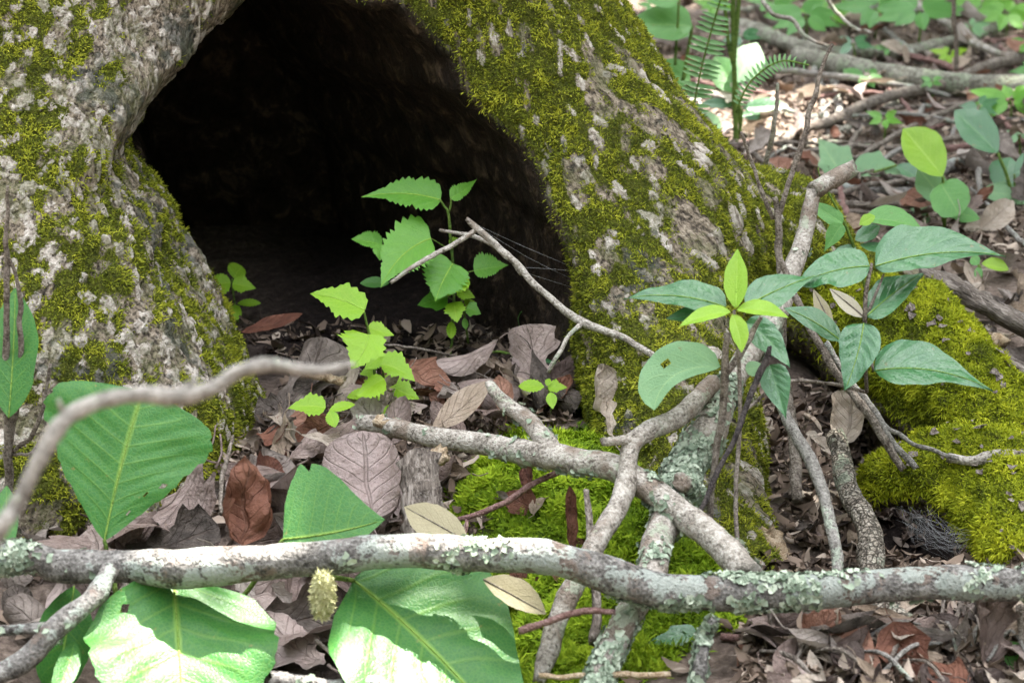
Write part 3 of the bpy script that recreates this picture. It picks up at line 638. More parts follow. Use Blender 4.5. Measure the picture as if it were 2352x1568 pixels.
G_YOUNG = m_leaf('young_leaf_green', (0.20, 0.42, 0.015), (0.34, 0.56, 0.03), (0.40, 0.60, 0.08), 6, 2.2, 0.42, 0.40, spots=False)
G_SEED = m_leaf('seedling_green', (0.19, 0.42, 0.012), (0.34, 0.58, 0.025), (0.40, 0.60, 0.06), 5, 2.4, 0.45, 0.40, spots=False, var=0.5)
G_SERR = m_leaf('serrate_leaf_green', (0.08, 0.28, 0.025), (0.17, 0.43, 0.04), (0.24, 0.50, 0.06), 7, 2.0, 0.42, 0.35, spots=False, var=0.4)
G_MID = m_leaf('mid_leaf_green', (0.06, 0.22, 0.04), (0.13, 0.35, 0.07), (0.18, 0.38, 0.09), 6, 2.2, 0.40, 0.3)
G_PALE = m_leaf('pale_leaf_green', (0.13, 0.30, 0.14), (0.24, 0.42, 0.20), (0.28, 0.45, 0.20), 6, 2.2, 0.5, 0.3)
G_STEM = m_wood('green_stem', [(0.06, 0.12, 0.03), (0.12, 0.20, 0.04), (0.18, 0.26, 0.06)], 60)
G_FERN = m_leaf('fern_green', (0.09, 0.24, 0.07), (0.20, 0.40, 0.14), (0.2, 0.40, 0.14), 4, 2, 0.5, 0.3, spots=False)
D_BEIGE = m_leaf('beige_dead_leaf', (0.30, 0.26, 0.15), (0.42, 0.37, 0.23), (0.24, 0.20, 0.12), 6, 2.2, 0.6, 0.2)
D_TANPALE = m_leaf('pale_dead_leaf', (0.42, 0.38, 0.26), (0.55, 0.50, 0.38), (0.62, 0.58, 0.45), 9, 2.0, 0.6, 0.25)

def prof(shape, t):
    T = np.array
    tab = {
     'elliptic': ([0, .04, .12, .25, .45, .6, .75, .88, .96, 1], [0, .22, .52, .85, 1, .96, .76, .44, .16, 0]),
     'ovate':    ([0, .03, .10, .22, .35, .5, .65, .8, .9, .96, 1], [0.02, .45, .80, .98, 1, .88, .66, .40, .20, .08, 0]),
     'acuminate': ([0, .03, .10, .22, .35, .5, .65, .78, .88, .95, 1], [0.02, .50, .86, 1, .96, .80, .56, .30, .14, .06, 0]),
     'lance':    ([0, .05, .15, .3, .45, .6, .75, .88, .96, 1], [0, .30, .68, .95, 1, .88, .62, .32, .12, 0]),
     'obovate':  ([0, .06, .2, .4, .6, .75, .86, .93, .97, 1], [0.01, .14, .38, .70, .94, 1, .90, .66, .40, 0.05]),
     'round':    ([0, .05, .15, .3, .5, .7, .85, .95, 1], [0.02, .5, .82, .98, 1, .92, .70, .38, 0]),
     'maple':    ([0, .03, .12, .25, .36, .44, .50, .56, .66, .78, .90, 1], [0.05, .55, .80, .90, .98, 1.0, .74, .60, .52, .36, .16, 0]),
     'pinna':    ([0, .05, .2, .6, .85, 1], [0.5, 1, 1, .8, .5, 0]),
    }[shape]
    return np.interp(t, T(tab[0]), T(tab[1]))
def leaf(parent, base, tip, wa, wb, Y, shape='ovate', e=35, lat=0.0, mid=(0, 0), mat=None, nt=22, nu=5, fold=0.18, curl=0.06, quilt=0.035, nv=7, serr=0.0, ns=16, holes=(), cord=0.0, name='leaf', rib=None, wave=0.05, notch=None, label=None):
    """a leaf blade spanning two reading pixels; it lies in a tilted plane through its base at depth Y.
    wa / wb half widths left and right of the way base->tip; e = upward tilt of the face (deg); lat = sideways tilt (deg)"""
    base = np.array(base, float); tip = np.array(tip, float); L = np.linalg.norm(tip - base); midp = (base + tip) / 2 + np.array(mid, float) * 2
    if serr: nt = max(nt, int(ns * 3))
    t = np.linspace(0, 1, nt + 1); c = ((1 - t) ** 2)[:, None] * base + (2 * t * (1 - t))[:, None] * midp + (t ** 2)[:, None] * tip
    d = (2 * (1 - t))[:, None] * (midp - base) + (2 * t)[:, None] * (tip - midp); d = d / np.linalg.norm(d, axis=1, keepdims=True)
    q = np.stack([d[:, 1], -d[:, 0]], 1)
    w = prof(shape, t)
    us = np.linspace(-1, 1, 2 * nu + 1); sd = np.random.default_rng(int(abs(base[0] * 13 + base[1] * 7 + tip[0])) % 99991)
    W = np.where(us[None] > 0, wa, wb) * w[:, None]
    if serr:
        saw = (t * ns) % 1.0; W = W * (1 + serr * (0.5 - saw)[:, None] * np.abs(us[None]) ** 6 * np.sin(math.pi * np.clip(t, .02, .98))[:, None] ** .3)
    edge = 1 + 0.05 * vnoise(np.stack([t * 9, np.full_like(t, base[0] * .1), t * 0], 1), 3)[:, None] * np.abs(us[None]) ** 3
    W = W * edge
    if notch:
        for (side, t0, wd, dep) in notch:
            m = np.exp(-((t - t0) / wd) ** 2)[:, None] * (np.sign(us)[None] == side); W = W * (1 - dep * m * np.abs(us[None]) ** .5)
    px = c[:, None] + q[:, None] * (us[None] * W)[..., None]
    # side veins sweep forward: shift outer part along the rib
    px = px + d[:, None] * ((0.10 * np.abs(us[None]) ** 1.5 - cord * np.abs(us[None]) ** 1.2 * ((1 - t) ** 5)[:, None]) * np.minimum(W, L * .5) * (np.sin(math.pi * t)[:, None] if not cord else 1))[..., None]
    vd = -unit(ray(base[0], base[1])); up = np.array([0, 0, 1.0]); upp = unit(up - vd * (up @ vd))
    n = unit(vd * math.cos(rad(e)) * math.cos(rad(lat)) + upp * math.sin(rad(e)) + RT * math.sin(rad(lat)))
    B = at(base[0], base[1], Y); R = ray(px[..., 0], px[..., 1]); s = ((B - CAM_LOC) @ n) / (R @ n)
    P = CAM_LOC + R * s[..., None]
    pm = pxm(Y, base[1]); au = np.abs(us)[None]; Wm = (wa + wb) / 2 * pm; Lm = L * pm
    z = fold * au * w[:, None] * Wm - curl * Lm * (t ** 2)[:, None] - 0.25 * fold * Wm * au ** 2.5 * w[:, None]
    ph = t[:, None] * nv - au * 1.9 + 0.35 * vnoise(np.stack([np.broadcast_to(t[:, None] * 3, z.shape), np.broadcast_to(us[None], z.shape), np.full(z.shape, base[1] * .11)], -1), 4)
    z = z + quilt * Wm * (np.abs(np.sin(math.pi * ph)) - .5) * sstep(0, .3, au) * sstep(1.15, .6, au) * w[:, None]
    z = z + wave * Wm * vnoise(np.stack([np.broadcast_to(t[:, None] * 5, z.shape), np.broadcast_to(us[None] * 1.3, z.shape), np.full(z.shape, base[0] * .37)], -1), 2) * au
    P = P + n * z[..., None]
    m = 2 * nu + 1; V = P.reshape(-1, 3)
    uvv = np.stack([np.broadcast_to(us[None] * .5 + .5, z.shape).ravel(), np.broadcast_to(t[:, None], z.shape).ravel()], 1)
    i = (np.arange(nt)[:, None] * m + np.arange(m - 1)[None]); keep = np.ones(i.shape, bool)
    for (ht, hu, hr) in holes:
        tc = (t[:-1] + t[1:])[:, None] / 2; uc = (us[:-1] + us[1:])[None] / 2; keep &= ((tc - ht) / hr) ** 2 + ((uc - hu) / (hr * 2)) ** 2 > 1
    i = i[keep]
    F = np.stack([i, i + 1, i + m + 1, i + m], 1)
    o = part(name, V, F, mat, parent, uv=uvv)
    if label: o['label'] = label
    if rib:
        cm = P[:, nu]; r = np.linspace(1, .3, len(cm)) * rib * pm
        rv, rf = tube(np.concatenate([cm[::3] + n * 0.0004, r[::3, None]], 1), 6, 0, step=.01, wander=0)
        part('midrib', rv, rf, M_RIBL if mat in (G_SEED, G_SERR, G_YOUNG) else M_TWIG if mat in (D_BEIGE, D_TANPALE) else M_RIB, o)
    return o
M_RIBL = m_wood('young_rib', [(0.26, 0.46, 0.06), (0.34, 0.55, 0.08), (0.42, 0.62, 0.12)], 60)
M_RIB = m_wood('leaf_rib', [(0.13, 0.24, 0.05), (0.19, 0.31, 0.06), (0.25, 0.36, 0.08)], 60)
def stem(parent, pts, mat=None, name='stem', nseg=7):
    _sd[0] += 1; V, F = tube(px_path(pts), nseg, 0.06, step=.006, seed=_sd[0], wander=.2); return part(name, V, F, mat or G_STEM, parent)

# ------------------------------------------------------------------ big-leaved seedling, lower left
pl = thing('broadleaf_seedling', 'low plant with huge dark green leaves around the long branch', 'plant', gnd(330, 1500))
leaf(pl, (240, 1240), (330, 893), 205, 188, -.52, 'obovate', 8, 4, (-6, 0), G_BIG, 60, 20, .10, .05, .018, nv=9, serr=.05, ns=10, holes=[(.33, -.62, .018), (.40, -.80, .02), (.20, -.58, .015), (.22, -.8, .012)], rib=2.4)
leaf(pl, (650, 1238), (885, 1190), 165, 60, -.54, 'ovate', 20, 0, (0, 8), G_BIG, 26, 8, .06, .03, .035, nv=9, rib=2.4, notch=[(1, .30, .03, .12)])
leaf(pl, (398, 1330), (435, 1760), 225, 215, -.572, 'ovate', 40, 10, (0, 0), G_BIG, 34, 10, .14, .10, .05, nv=8, holes=[(.13, -.62, .028)], rib=2.6, serr=.05, ns=9, wave=.16)
leaf(pl, (812, 1332), (1230, 1720), 205, 215, -.572, 'ovate', 40, 10, (6, -10), G_BIG, 34, 10, .14, .10, .05, nv=8, rib=2.6, notch=[(-1, .50, .06, .5)], wave=.16)
leaf(pl, (20, 960), (30, 655), 55, 60, -.43, 'elliptic', 12, -15, (4, 0), G_BIG, rib=1.6, name='leaf')
leaf(pl, (10, 1280), (15, 1110), 32, 30, -.55, 'elliptic', 20, 0, (0, 0), G_BIG)
leaf(pl, (170, 1345), (130, 1610), 60, 75, -.56, 'elliptic', 20, 35, (0, 0), G_BIG, rib=1.6)
leaf(pl, (170, 1470), (120, 1600), 26, 30, -.63, 'elliptic', 45, 25, (10, 0), G_BIG)
stem(pl, [(300, 1640, -.53, 9), (285, 1480, -.52, 9), (262, 1340, -.515, 7), (240, 1240, -.52, 5)]); stem(pl, [(290, 1470, -.52, 7), (340, 1360, -.54, 6), (398, 1326, -.571, 5)], name='petiole')
stem(pl, [(290, 1480, -.52, 8), (520, 1400, -.50, 7), (650, 1240, -.54, 5)], name='petiole'); stem(pl, [(660, 1310, -.56, 6), (760, 1325, -.575, 7), (815, 1333, -.573, 6)], name='petiole')
# fuzzy pale flower spike hanging under the branch
ck = thing('flower_spike', 'pale yellow fuzzy catkin hanging under the long branch', 'catkin', at(742, 1410, -.60))
cV, cF = tube(px_path([(748, 1318, -.625, 16), (744, 1350, -.625, 25), (740, 1385, -.625, 25), (735, 1412, -.625, 12)]), 10, .1)
M_CAT = m_wood('catkin_yellow', [(0.55, 0.53, 0.22), (0.72, 0.70, 0.36), (0.85, 0.82, 0.52)], 200)
part('spike', cV, cF, M_CAT, ck); p, n, _ = sample(cV, cF, 900)
bV, bF, bv = blades(p, n, .004, .0011, (.3, 1.2)); tag(part('bristles', bV, bF, M_CAT, ck, attrs={'var': bv}), kind='stuff')

# ------------------------------------------------------------------ seedlings at the hollow
g0 = gnd(1036, 835); y0 = g0[1]
s1 = thing('serrate_seedling', 'tall seedling with toothed leaves in the middle of the hollow mouth', 'seedling', g0)
stem(s1, [(1030, 845, y0, 3), (1040, 760, y0, 3.5), (1042, 650, y0, 4), (1036, 560, y0, 4), (1030, 490, y0, 4), (1022, 476, y0, 3), (1010, 458, y0, 3)])
stem(s1, [(1030, 492, y0, 3), (1036, 470, y0, 3), (1036, 455, y0, 2.5)], name='petiole'); stem(s1, [(1076, 790, y0 + .02, 3), (1068, 730, y0 + .01, 3), (1060, 690, y0, 3)], name='stem')
S = dict(mat=G_SERR, serr=.34, ns=14, quilt=.09, nv=7)
leaf(s1, (1012, 460), (828, 446), 34, 36, y0, 'acuminate', 42, 0, (6, -10), cord=.25, rib=1.2, fold=.25, **S)
leaf(s1, (1034, 455), (1097, 408), 20, 15, y0, 'acuminate', 35, 10, (0, 5), fold=.3, **S)
leaf(s1, (988, 540), (915, 530), 26, 24, y0 + .02, 'ovate', 30, 0, (0, 0), **S)
leaf(s1, (990, 548), (874, 656), 52, 62, y0 - .02, 'acuminate', 38, 0, (-10, -14), cord=.35, rib=1.2, **S)
leaf(s1, (878, 562), (806, 546), 14, 24, y0, 'ovate', 45, 0, **S); leaf(s1, (878, 562), (872, 597), 26, 20, y0 - .01, 'ovate', 45, **S)
leaf(s1, (1040, 606), (1000, 690), 52, 54, y0 - .02, 'acuminate', 38, 0, (-4, 0), cord=.4, rib=1.2, **S)
leaf(s1, (1088, 622), (1168, 606), 34, 22, y0, 'acuminate', 35, **S)
Q = dict(mat=G_SEED, serr=.34, ns=7, quilt=.05)
leaf(s1, (1076, 637), (1022, 668), 24, 16, y0 - .03, 'ovate', 45, **Q); leaf(s1, (1046, 668), (1010, 670), 10, 12, y0 - .03, 'ovate', 45, **Q)
leaf(s1, (1028, 682), (958, 698), 28, 26, y0 - .02, 'maple', 40, mat=G_SERR, quilt=.05); leaf(s1, (1042, 694), (1050, 740), 26, 26, y0 - .035, 'maple', 40, **Q)
leaf(s1, (1072, 705), (1105, 720), 18, 18, y0 - .01, 'maple', 40, mat=G_SERR); leaf(s1, (1036, 738), (1036, 777), 12, 11, y0 - .03, 'elliptic', 40, **Q)
leaf(s1, (1066, 730), (1070, 756), 8, 7, y0 - .01, 'elliptic', 35, mat=G_SERR); leaf(s1, (895, 650), (826, 648), 12, 14, y0 + .03, 'elliptic', 40, mat=G_MID)
for q_ in [((1032, 560), (1060, 548), 12), ((1044, 640), (1078, 652), 14), ((1050, 668), (1092, 682), 16), ((1040, 672), (1000, 660), 14), ((1060, 720), (1030, 722), 12), ((1068, 700), (1090, 690), 12)]: leaf(s1, q_[0], q_[1], q_[2], q_[2], y0 + .01, 'maple', 42, 0, **Q)
for a, b in [((1040, 606), (1040, 620)), ((990, 548), (1036, 575)), ((1088, 622), (1040, 632)), ((878, 562), (1036, 600)), ((1028, 682), (1042, 690)), ((1036, 738), (1041, 725)), ((1072, 705), (1064, 706))]:
    stem(s1, [(a[0], a[1], y0 - .01, 1.6), (b[0], b[1], y0, 1.8)], name='petiole', nseg=5)

g0 = gnd(872, 955); y0 = g0[1]
s2 = thing('maple_seedling', 'bright yellow-green seedling with several tiers of lobed leaves on the dead leaves', 'seedling', g0)
stem(s2, [(874, 962, y0, 4), (866, 900, y0, 4), (861, 860, y0, 4), (856, 800, y0, 4), (845, 755, y0, 3.5), (836, 716, y0, 3)]); stem(s2, [(884, 960, y0 + .01, 3.5), (884, 900, y0 + .01, 3.5), (878, 840, y0, 3)])
K = dict(mat=G_SEED, serr=.34, ns=8, quilt=.06, nv=5)
leaf(s2, (838, 712), (712, 670), 40, 36, y0 - .02, 'maple', 40, 0, (0, -6), rib=1.2, cord=.3, **K); leaf(s2, (845, 752), (906, 768), 18, 18, y0 + .01, 'maple', 40, **K)
leaf(s2, (847, 768), (806, 844), 46, 62, y0 - .03, 'maple', 35, 0, (8, 0), rib=1.2, cord=.35, **K); leaf(s2, (872, 818), (838, 846), 20, 16, y0, 'ovate', 40, **K)
leaf(s2, (876, 836), (954, 874), 34, 24, y0 - .02, 'maple', 40, 0, (0, -8), **K); leaf(s2, (882, 868), (818, 908), 30, 18, y0 - .04, 'ovate', 45, **K)
leaf(s2, (903, 892), (964, 914), 26, 20, y0 - .01, 'maple', 40, **K); leaf(s2, (856, 898), (796, 910), 12, 12, y0 - .02, 'elliptic', 45, **K)
leaf(s2, (868, 900), (842, 918), 18, 16, y0 - .03, 'round', 40, **K); leaf(s2, (875, 945), (862, 968), 16, 18, y0 - .04, 'round', 40, **K)
leaf(s2, (880, 946), (908, 950), 16, 14, y0 - .03, 'round', 40, **K); leaf(s2, (905, 958), (929, 962), 6, 7, y0 - .03, 'elliptic', 45, **K)
for q_ in [((850, 780), (885, 770), 14), ((860, 830), (900, 815), 16), ((858, 850), (826, 858), 14), ((884, 880), (925, 866), 18), ((866, 880), (835, 872), 14), ((884, 905), (915, 930), 14), ((870, 925), (838, 940), 12)]: leaf(s2, q_[0], q_[1], q_[2], q_[2], y0 + .005, 'maple', 42, 0, **K)
g0 = gnd(766, 1035); y0 = g0[1]
s3 = thing('maple_seedling', 'small yellow-green seedling with one lobed leaf and two oval seed leaves', 'seedling', g0)
stem(s3, [(764, 1035, y0, 3), (774, 1000, y0, 3), (762, 960, y0, 3), (754, 938, y0, 3)], M_RED)
leaf(s3, (748, 936), (660, 934), 24, 26, y0 - .02, 'maple', 42, 0, (0, -4), **K); leaf(s3, (756, 942), (816, 926), 12, 9, y0 - .02, 'elliptic', 45, **K); leaf(s3, (757, 943), (770, 980), 15, 15, y0 - .03, 'elliptic', 40, **K)
g0 = gnd(1264, 975); y0 = g0[1]
s4 = thing('three_leaf_seedling', 'tiny seedling with three plain leaves on a thread stem beside the curled brown leaf', 'seedling', g0)
stem(s4, [(1264, 975, y0, 2.2), (1265, 930, y0, 2.2), (1260, 893, y0, 2.2)])
leaf(s4, (1250, 888), (1190, 884), 14, 14, y0 - .01, 'elliptic', 45, **K); leaf(s4, (1258, 890), (1304, 888), 16, 12, y0, 'maple', 45, **K); leaf(s4, (1264, 900), (1270, 938), 12, 12, y0 - .02, 'lance', 38, **K); leaf(s4, (1256, 886), (1262, 868), 7, 7, y0, 'elliptic', 40, **K)
stem(s4, [(1260, 893, y0, 1.5), (1250, 888, y0 - .01, 1.5)], name='petiole', nseg=5)
g0 = gnd(547, 740); y0 = g0[1]
s5 = thing('shade_seedling', 'small seedling with rounded leaves in the shade at the left lip of the hollow', 'seedling', g0)
stem(s5, [(547, 742, y0, 2.5), (540, 700, y0, 2.5), (534, 660, y0, 2.5), (534, 640, y0, 2.5)])
leaf(s5, (530, 648), (480, 655), 26, 20, y0 - .01, 'round', 40, **K); leaf(s5, (536, 638), (556, 610), 24, 18, y0 + .01, 'round', 40, **K); leaf(s5, (534, 652), (588, 660), 22, 18, y0 - .02, 'maple', 40, **K)
leaf(s5, (545, 697), (600, 694), 9, 8, y0, 'elliptic', 45, **K); leaf(s5, (540, 700), (544, 734), 12, 12, y0 - .01, 'round', 40, **K)
g0 = gnd(1225, 850); y0 = g0[1]
s6 = thing('creeping_vine', 'thin green vine with one glossy toothed leaf on the dead leaves by the right root', 'vine', g0)
stem(s6, [(1110, 812, y0 + .02, 3), (1150, 808, y0 + .01, 4), (1195, 825, y0, 5), (1230, 850, y0 - .01, 4)]); leaf(s6, (1222, 836), (1305, 850), 16, 26, y0 - .02, 'ovate', 50, mat=G_GLOSS, serr=.15, ns=8, quilt=.1)
leaf(s6, (1205, 820), (1170, 812), 6, 6, y0, 'elliptic', 45, mat=G_MID)
g0 = gnd(1215, 800); y0 = g0[1]
s7 = thing('grass_tuft', 'two thin arching grass blades against the black soil by the right root', 'grass', g0)
for pts in [[(1220, 800, y0, 3), (1216, 760, y0, 3.5), (1230, 735, y0, 3), (1250, 722, y0, 1)], [(1212, 795, y0, 2), (1190, 730, y0, 2.5), (1225, 700, y0, 2.5), (1270, 715, y0, 2), (1295, 735, y0, 1)]]:
    V, F = tube(px_path(pts), 6, 0, step=.006, flat=.3, wander=0); part('blade', V, F, G_MID, s7)

# ------------------------------------------------------------------ glossy-leaved vine on the right
gl = thing('glossy_vine', 'vine with wavy glossy dark green leaves over the leaning branch and mossy log', 'plant', gnd(1700, 1330))
GL = dict(mat=G_GLOSS, quilt=.14, nv=7, fold=.22, wave=.22, nt=26, nu=7)
leaf(gl, (1668, 706), (1433, 676), 30, 40, -.40, 'acuminate', 48, 0, (0, -14), rib=1.6, **GL)
leaf(gl, (1655, 722), (1530, 728), 16, 26, -.39, 'lance', 30, 0, **GL)
leaf(gl, (1712, 704), (1885, 622), 36, 38, -.37, 'acuminate', 45, 0, (0, -4), rib=1.6, **GL)
leaf(gl, (1998, 612), (1822, 652), 42, 46, -.33, 'ovate', 45, 0, (0, -10), rib=1.6, **GL)
leaf(gl, (2010, 612), (2312, 576), 66, 34, -.32, 'acuminate', 42, 0, (0, -16), rib=1.6, **GL)
leaf(gl, (1992, 725), (2122, 620), 40, 34, -.34, 'ovate', 50, 0, (0, -4), rib=1.6, **GL)
leaf(gl, (1936, 787), (1800, 702), 22, 30, -.33, 'lance', 42, 0, (0, -8), rib=1.6, **GL)
leaf(gl, (1984, 742), (1940, 894), 48, 48, -.36, 'ovate', 30, 0, (6, 0), rib=1.6, **GL)
leaf(gl, (2006, 852), (2282, 884), 58, 40, -.37, 'acuminate', 45, 0, (0, -20), rib=1.6, **GL)
leaf(gl, (1713, 742), (1815, 840), 32, 30, -.39, 'ovate', 35, 0, (6, -6), **GL)
leaf(gl, (1768, 838), (1806, 962), 36, 34, -.40, 'acuminate', 25, 0, **GL)
leaf(gl, (1712, 848), (1762, 838), 14, 20, -.39, 'ovate', 40, 0, mat=G_PALE)
YG = dict(mat=G_YOUNG, quilt=.03, fold=.3, nv=6)
leaf(gl, (1690, 708), (1694, 568), 30, 26, -.42, 'lance', 18, 0, rib=1.2, **YG); leaf(gl, (1678, 716), (1560, 744), 14, 20, -.43, 'lance', 50, 0, (0, -5), **YG)
leaf(gl, (1692, 712), (1812, 724), 22, 14, -.42, 'lance', 50, 0, (0, -6), **YG); leaf(gl, (1682, 722), (1703, 808), 24, 18, -.44, 'lance', 25, 0, (4, 0), **YG)
leaf(gl, (1655, 842), (1502, 938), 20, 66, -.42, 'round', 25, 0, (-30, -28), mat=G_PALE, holes=[(.52, -.55, .05)], wave=.15, label='pale leaf with an eaten hole')
stem(gl, [(1700, 1330, -.50, 7), (1690, 1150, -.46, 6), (1700, 950, -.43, 6), (1695, 800, -.42, 5), (1686, 712, -.42, 4)], M_TWIG); stem(gl, [(1990, 900, -.31, 5), (1986, 750, -.34, 6), (1990, 660, -.335, 6), (2002, 605, -.325, 4)], M_TWIG)
stem(gl, [(1992, 720, -.335, 5), (2010, 680, -.33, 4), (2030, 630, -.32, 3)], M_TWIG); stem(gl, [(1990, 760, -.34, 4), (2000, 820, -.36, 4), (2006, 852, -.37, 3)], M_TWIG, 'petiole')
stem(gl, [(1700, 950, -.43, 5), (1800, 880, -.38, 5), (1900, 880, -.33, 5), (1990, 900, -.31, 5)], M_TWIG)
# ------------------------------------------------------------------ slender plant behind
g0 = gnd(1985, 720)
sv = thing('slender_seedling', 'slender plant with narrow pale green leaves above the glossy vine', 'plant', g0); yy = -.06
stem(sv, [(2000, 720, yy, 4), (1975, 610, yy, 4), (1945, 525, yy, 4), (1915, 465, yy, 3), (1885, 410, yy, 2), (1878, 385, yy, 1.5)])
MD = dict(mat=G_MID, quilt=.04, fold=.2)
leaf(sv, (1936, 513), (1844, 454), 20, 20, yy - .01, 'acuminate', 25, 0, **MD); leaf(sv, (1934, 514), (1892, 578), 18, 22, yy - .02, 'acuminate', 20, 0, **MD)
leaf(sv, (1984, 506), (2122, 526), 32, 16, yy, 'lance', 45, 0, (0, -10), **MD); leaf(sv, (2010, 496), (1974, 515), 12, 14, yy - .01, 'elliptic', 35, 0, mat=G_YOUNG)
leaf(sv, (1964, 552), (2022, 516), 18, 20, yy, 'elliptic', 35, 0, mat=G_GLOSS); leaf(sv, (1975, 562), (2052, 566), 8, 16, yy, 'elliptic', 50, 0, mat=G_GLOSS); leaf(sv, (1966, 566), (1905, 592), 24, 14, yy, 'elliptic', 40, 0, mat=G_GLOSS)
# ------------------------------------------------------------------ leafy seedlings farther right
def simple_plant(name, label, basepx, leaves, mat, group=None, extra=(), stemtop=None, rz=0.0):
    g = gnd(*basepx); r = thing(name, label, 'plant', g, group); y = g[1]
    stem(r, [(basepx[0], basepx[1], y, 5), ((basepx[0] + leaves[0][0][0]) / 2 + 4, (basepx[1] + leaves[0][0][1]) / 2, y, 5), (leaves[0][0][0], leaves[0][0][1], y, 4)])
    for (b, t, wa, wb, sh, *m) in leaves:
        leaf(r, b, t, wa, wb, y + (m[1] if len(m) > 1 else 0), sh, 35, 0, mat=(m[0] if m and m[0] else mat), quilt=.06)
        if np.hypot(b[0] - leaves[0][0][0], b[1] - leaves[0][0][1]) > 12: stem(r, [(b[0], b[1], y, 3), ((b[0] + basepx[0]) / 2, (b[1] + basepx[1]) / 2, y, 4)], name='petiole', nseg=5)
    return r
simple_plant('oval_leaf_seedling', 'light green seedling with broad oval leaves beyond the mossy log', (2168, 540), [((2165, 405), (2074, 290), 42, 52, 'elliptic', G_YOUNG), ((2175, 470), (2108, 382), 36, 34, 'elliptic', G_PALE), ((2160, 420), (2205, 492), 46, 48, 'round', G_MID), ((2165, 480), (2252, 500), 18, 20, 'elliptic')], G_MID)
simple_plant('dark_leaf_seedling', 'seedling with dark blue-green oval leaves at the right behind the mossy log', (2330, 470), [((2292, 352), (2192, 248), 36, 44, 'elliptic'), ((2300, 440), (2320, 358), 40, 40, 'elliptic'), ((2250, 440), (2400, 452), 26, 26, 'lance', G_PALE), ((2330, 400), (2400, 350), 26, 24, 'elliptic')], G_GLOSS)
simple_plant('toothed_seedling', 'pale grey-green leaves with ragged edges behind the broken stub', (1925, 420), [((1935, 405), (1880, 315), 36, 48, 'maple'), ((1960, 400), (2092, 395), 50, 8, 'maple'), ((2060, 380), (2160, 440), 30, 22, 'elliptic', G_GLOSS)], G_PALE)
simple_plant('pale_sprig', 'small sprig of round pale leaves at the foot of the light green seedling', (2120, 510), [((2130, 490), (2090, 470), 14, 14, 'round'), ((2135, 495), (2110, 515), 10, 10, 'round')], G_PALE)
simple_plant('tiny_sprig', 'tiny sprig with three small leaves beside the rotten wood', (2250, 650), [((2248, 608), (2232, 588), 14, 12, 'elliptic'), ((2255, 605), (2318, 618), 20, 10, 'elliptic', G_YOUNG), ((2248, 612), (2246, 642), 10, 10, 'elliptic')], G_MID)
simple_plant('corner_seedling', 'lobed bright leaves in the litter below the right end of the long branch', (2330, 1560), [((2352, 1530), (2258, 1560), 34, 36, 'maple'), ((2375, 1520), (2318, 1468), 20, 22, 'maple')], G_MID)
simple_plant('shaded_ivy', 'single dark lobed leaf on a stalk below the long branch', (1560, 1480), [((1600, 1450), (1482, 1475), 26, 24, 'maple')], G_GLOSS)
simple_plant('shaded_ivy', 'thin folded green leaf hanging against the leaning branch', (1540, 1230), [((1570, 1100), (1535, 1230), 18, 24, 'lance')], G_MID)
# plants behind the right root
simple_plant('broad_leaf_herb', 'broad soft green leaves close behind the tree trunk', (1540, 300), [((1590, 60), (1418, 50), 40, 46, 'acuminate'), ((1585, 185), (1478, 150), 26, 36, 'ovate'), ((1470, 110), (1410, 10), 20, 22, 'ovate'), ((1560, 0), (1450, -30), 30, 30, 'ovate')], G_MID)
simple_plant('variegated_herb', 'herb with white-edged leaves behind the root crest', (1700, 330), [((1690, 190), (1740, 95), 34, 40, 'elliptic', G_PALE), ((1690, 215), (1642, 125), 36, 30, 'elliptic', G_MID), ((1705, 250), (1812, 240), 20, 14, 'elliptic', G_GLOSS), ((1690, 240), (1610, 235), 12, 12, 'elliptic', G_GLOSS), ((1700, 265), (1770, 258), 12, 14, 'elliptic', G_GLOSS), ((1650, 310), (1600, 265), 26, 28, 'round', G_PALE), ((1700, 215), (1650, 200), 30, 20, 'maple', D_TANPALE)], G_MID)
g0 = gnd(1690, 338); y0 = g0[1]
ts = thing('green_cane', 'upright dark green canes behind the root crest', 'cane', g0)
stem(ts, [(1690, 345, y0, 7), (1686, 180, y0, 7), (1684, 60, y0, 7), (1682, -80, y0, 6)], G_STEM, 'cane'); stem(ts, [(1684, 150, y0, 5), (1672, 90, y0, 5), (1660, -60, y0, 4)], G_STEM, 'cane'); stem(ts, [(1686, 140, y0, 6), (1696, 0, y0, 6), (1700, -70, y0, 5)], G_STEM, 'cane')
def fern(label, path, half, npair, Yd, e, lean):
    fr = thing('fern_frond', label, 'fern', at(path[0][0], path[0][1], Yd)); P = catmull(np.array([(a, b, 0.0) for a, b in path], float), 12)
    stem(fr, [(a, b, Yd, 2.5) for a, b in path], G_STEM, 'rachis'); k = np.linspace(2, len(P) - 2, npair)
    for i in k:
        c = P[int(i), :2]; d = P[min(int(i) + 1, len(P) - 1), :2] - P[int(i) - 1, :2]; d = d / np.linalg.norm(d); q = np.array([d[1], -d[0]])
        w = half * math.sin(math.pi * (0.12 + 0.86 * i / len(P))) ** .6
        for s in (1, -1): leaf(fr, c, c + q * s * w + d * w * lean, w * .11 + 1, w * .11 + 1, Yd, 'pinna', e, 0, mat=G_FERN, nt=6, nu=2, quilt=0, curl=.15, name='pinna')
fern('upright fern frond with many narrow leaflets behind the trunk', [(1590, 300), (1598, 220), (1618, 130), (1640, 50), (1668, -40)], 44, 22, .30, 20, .12)
fern('small arching fern frond beside the green canes', [(1690, 260), (1715, 200), (1755, 160), (1800, 140), (1858, 150)], 24, 18, .22, 30, .3)
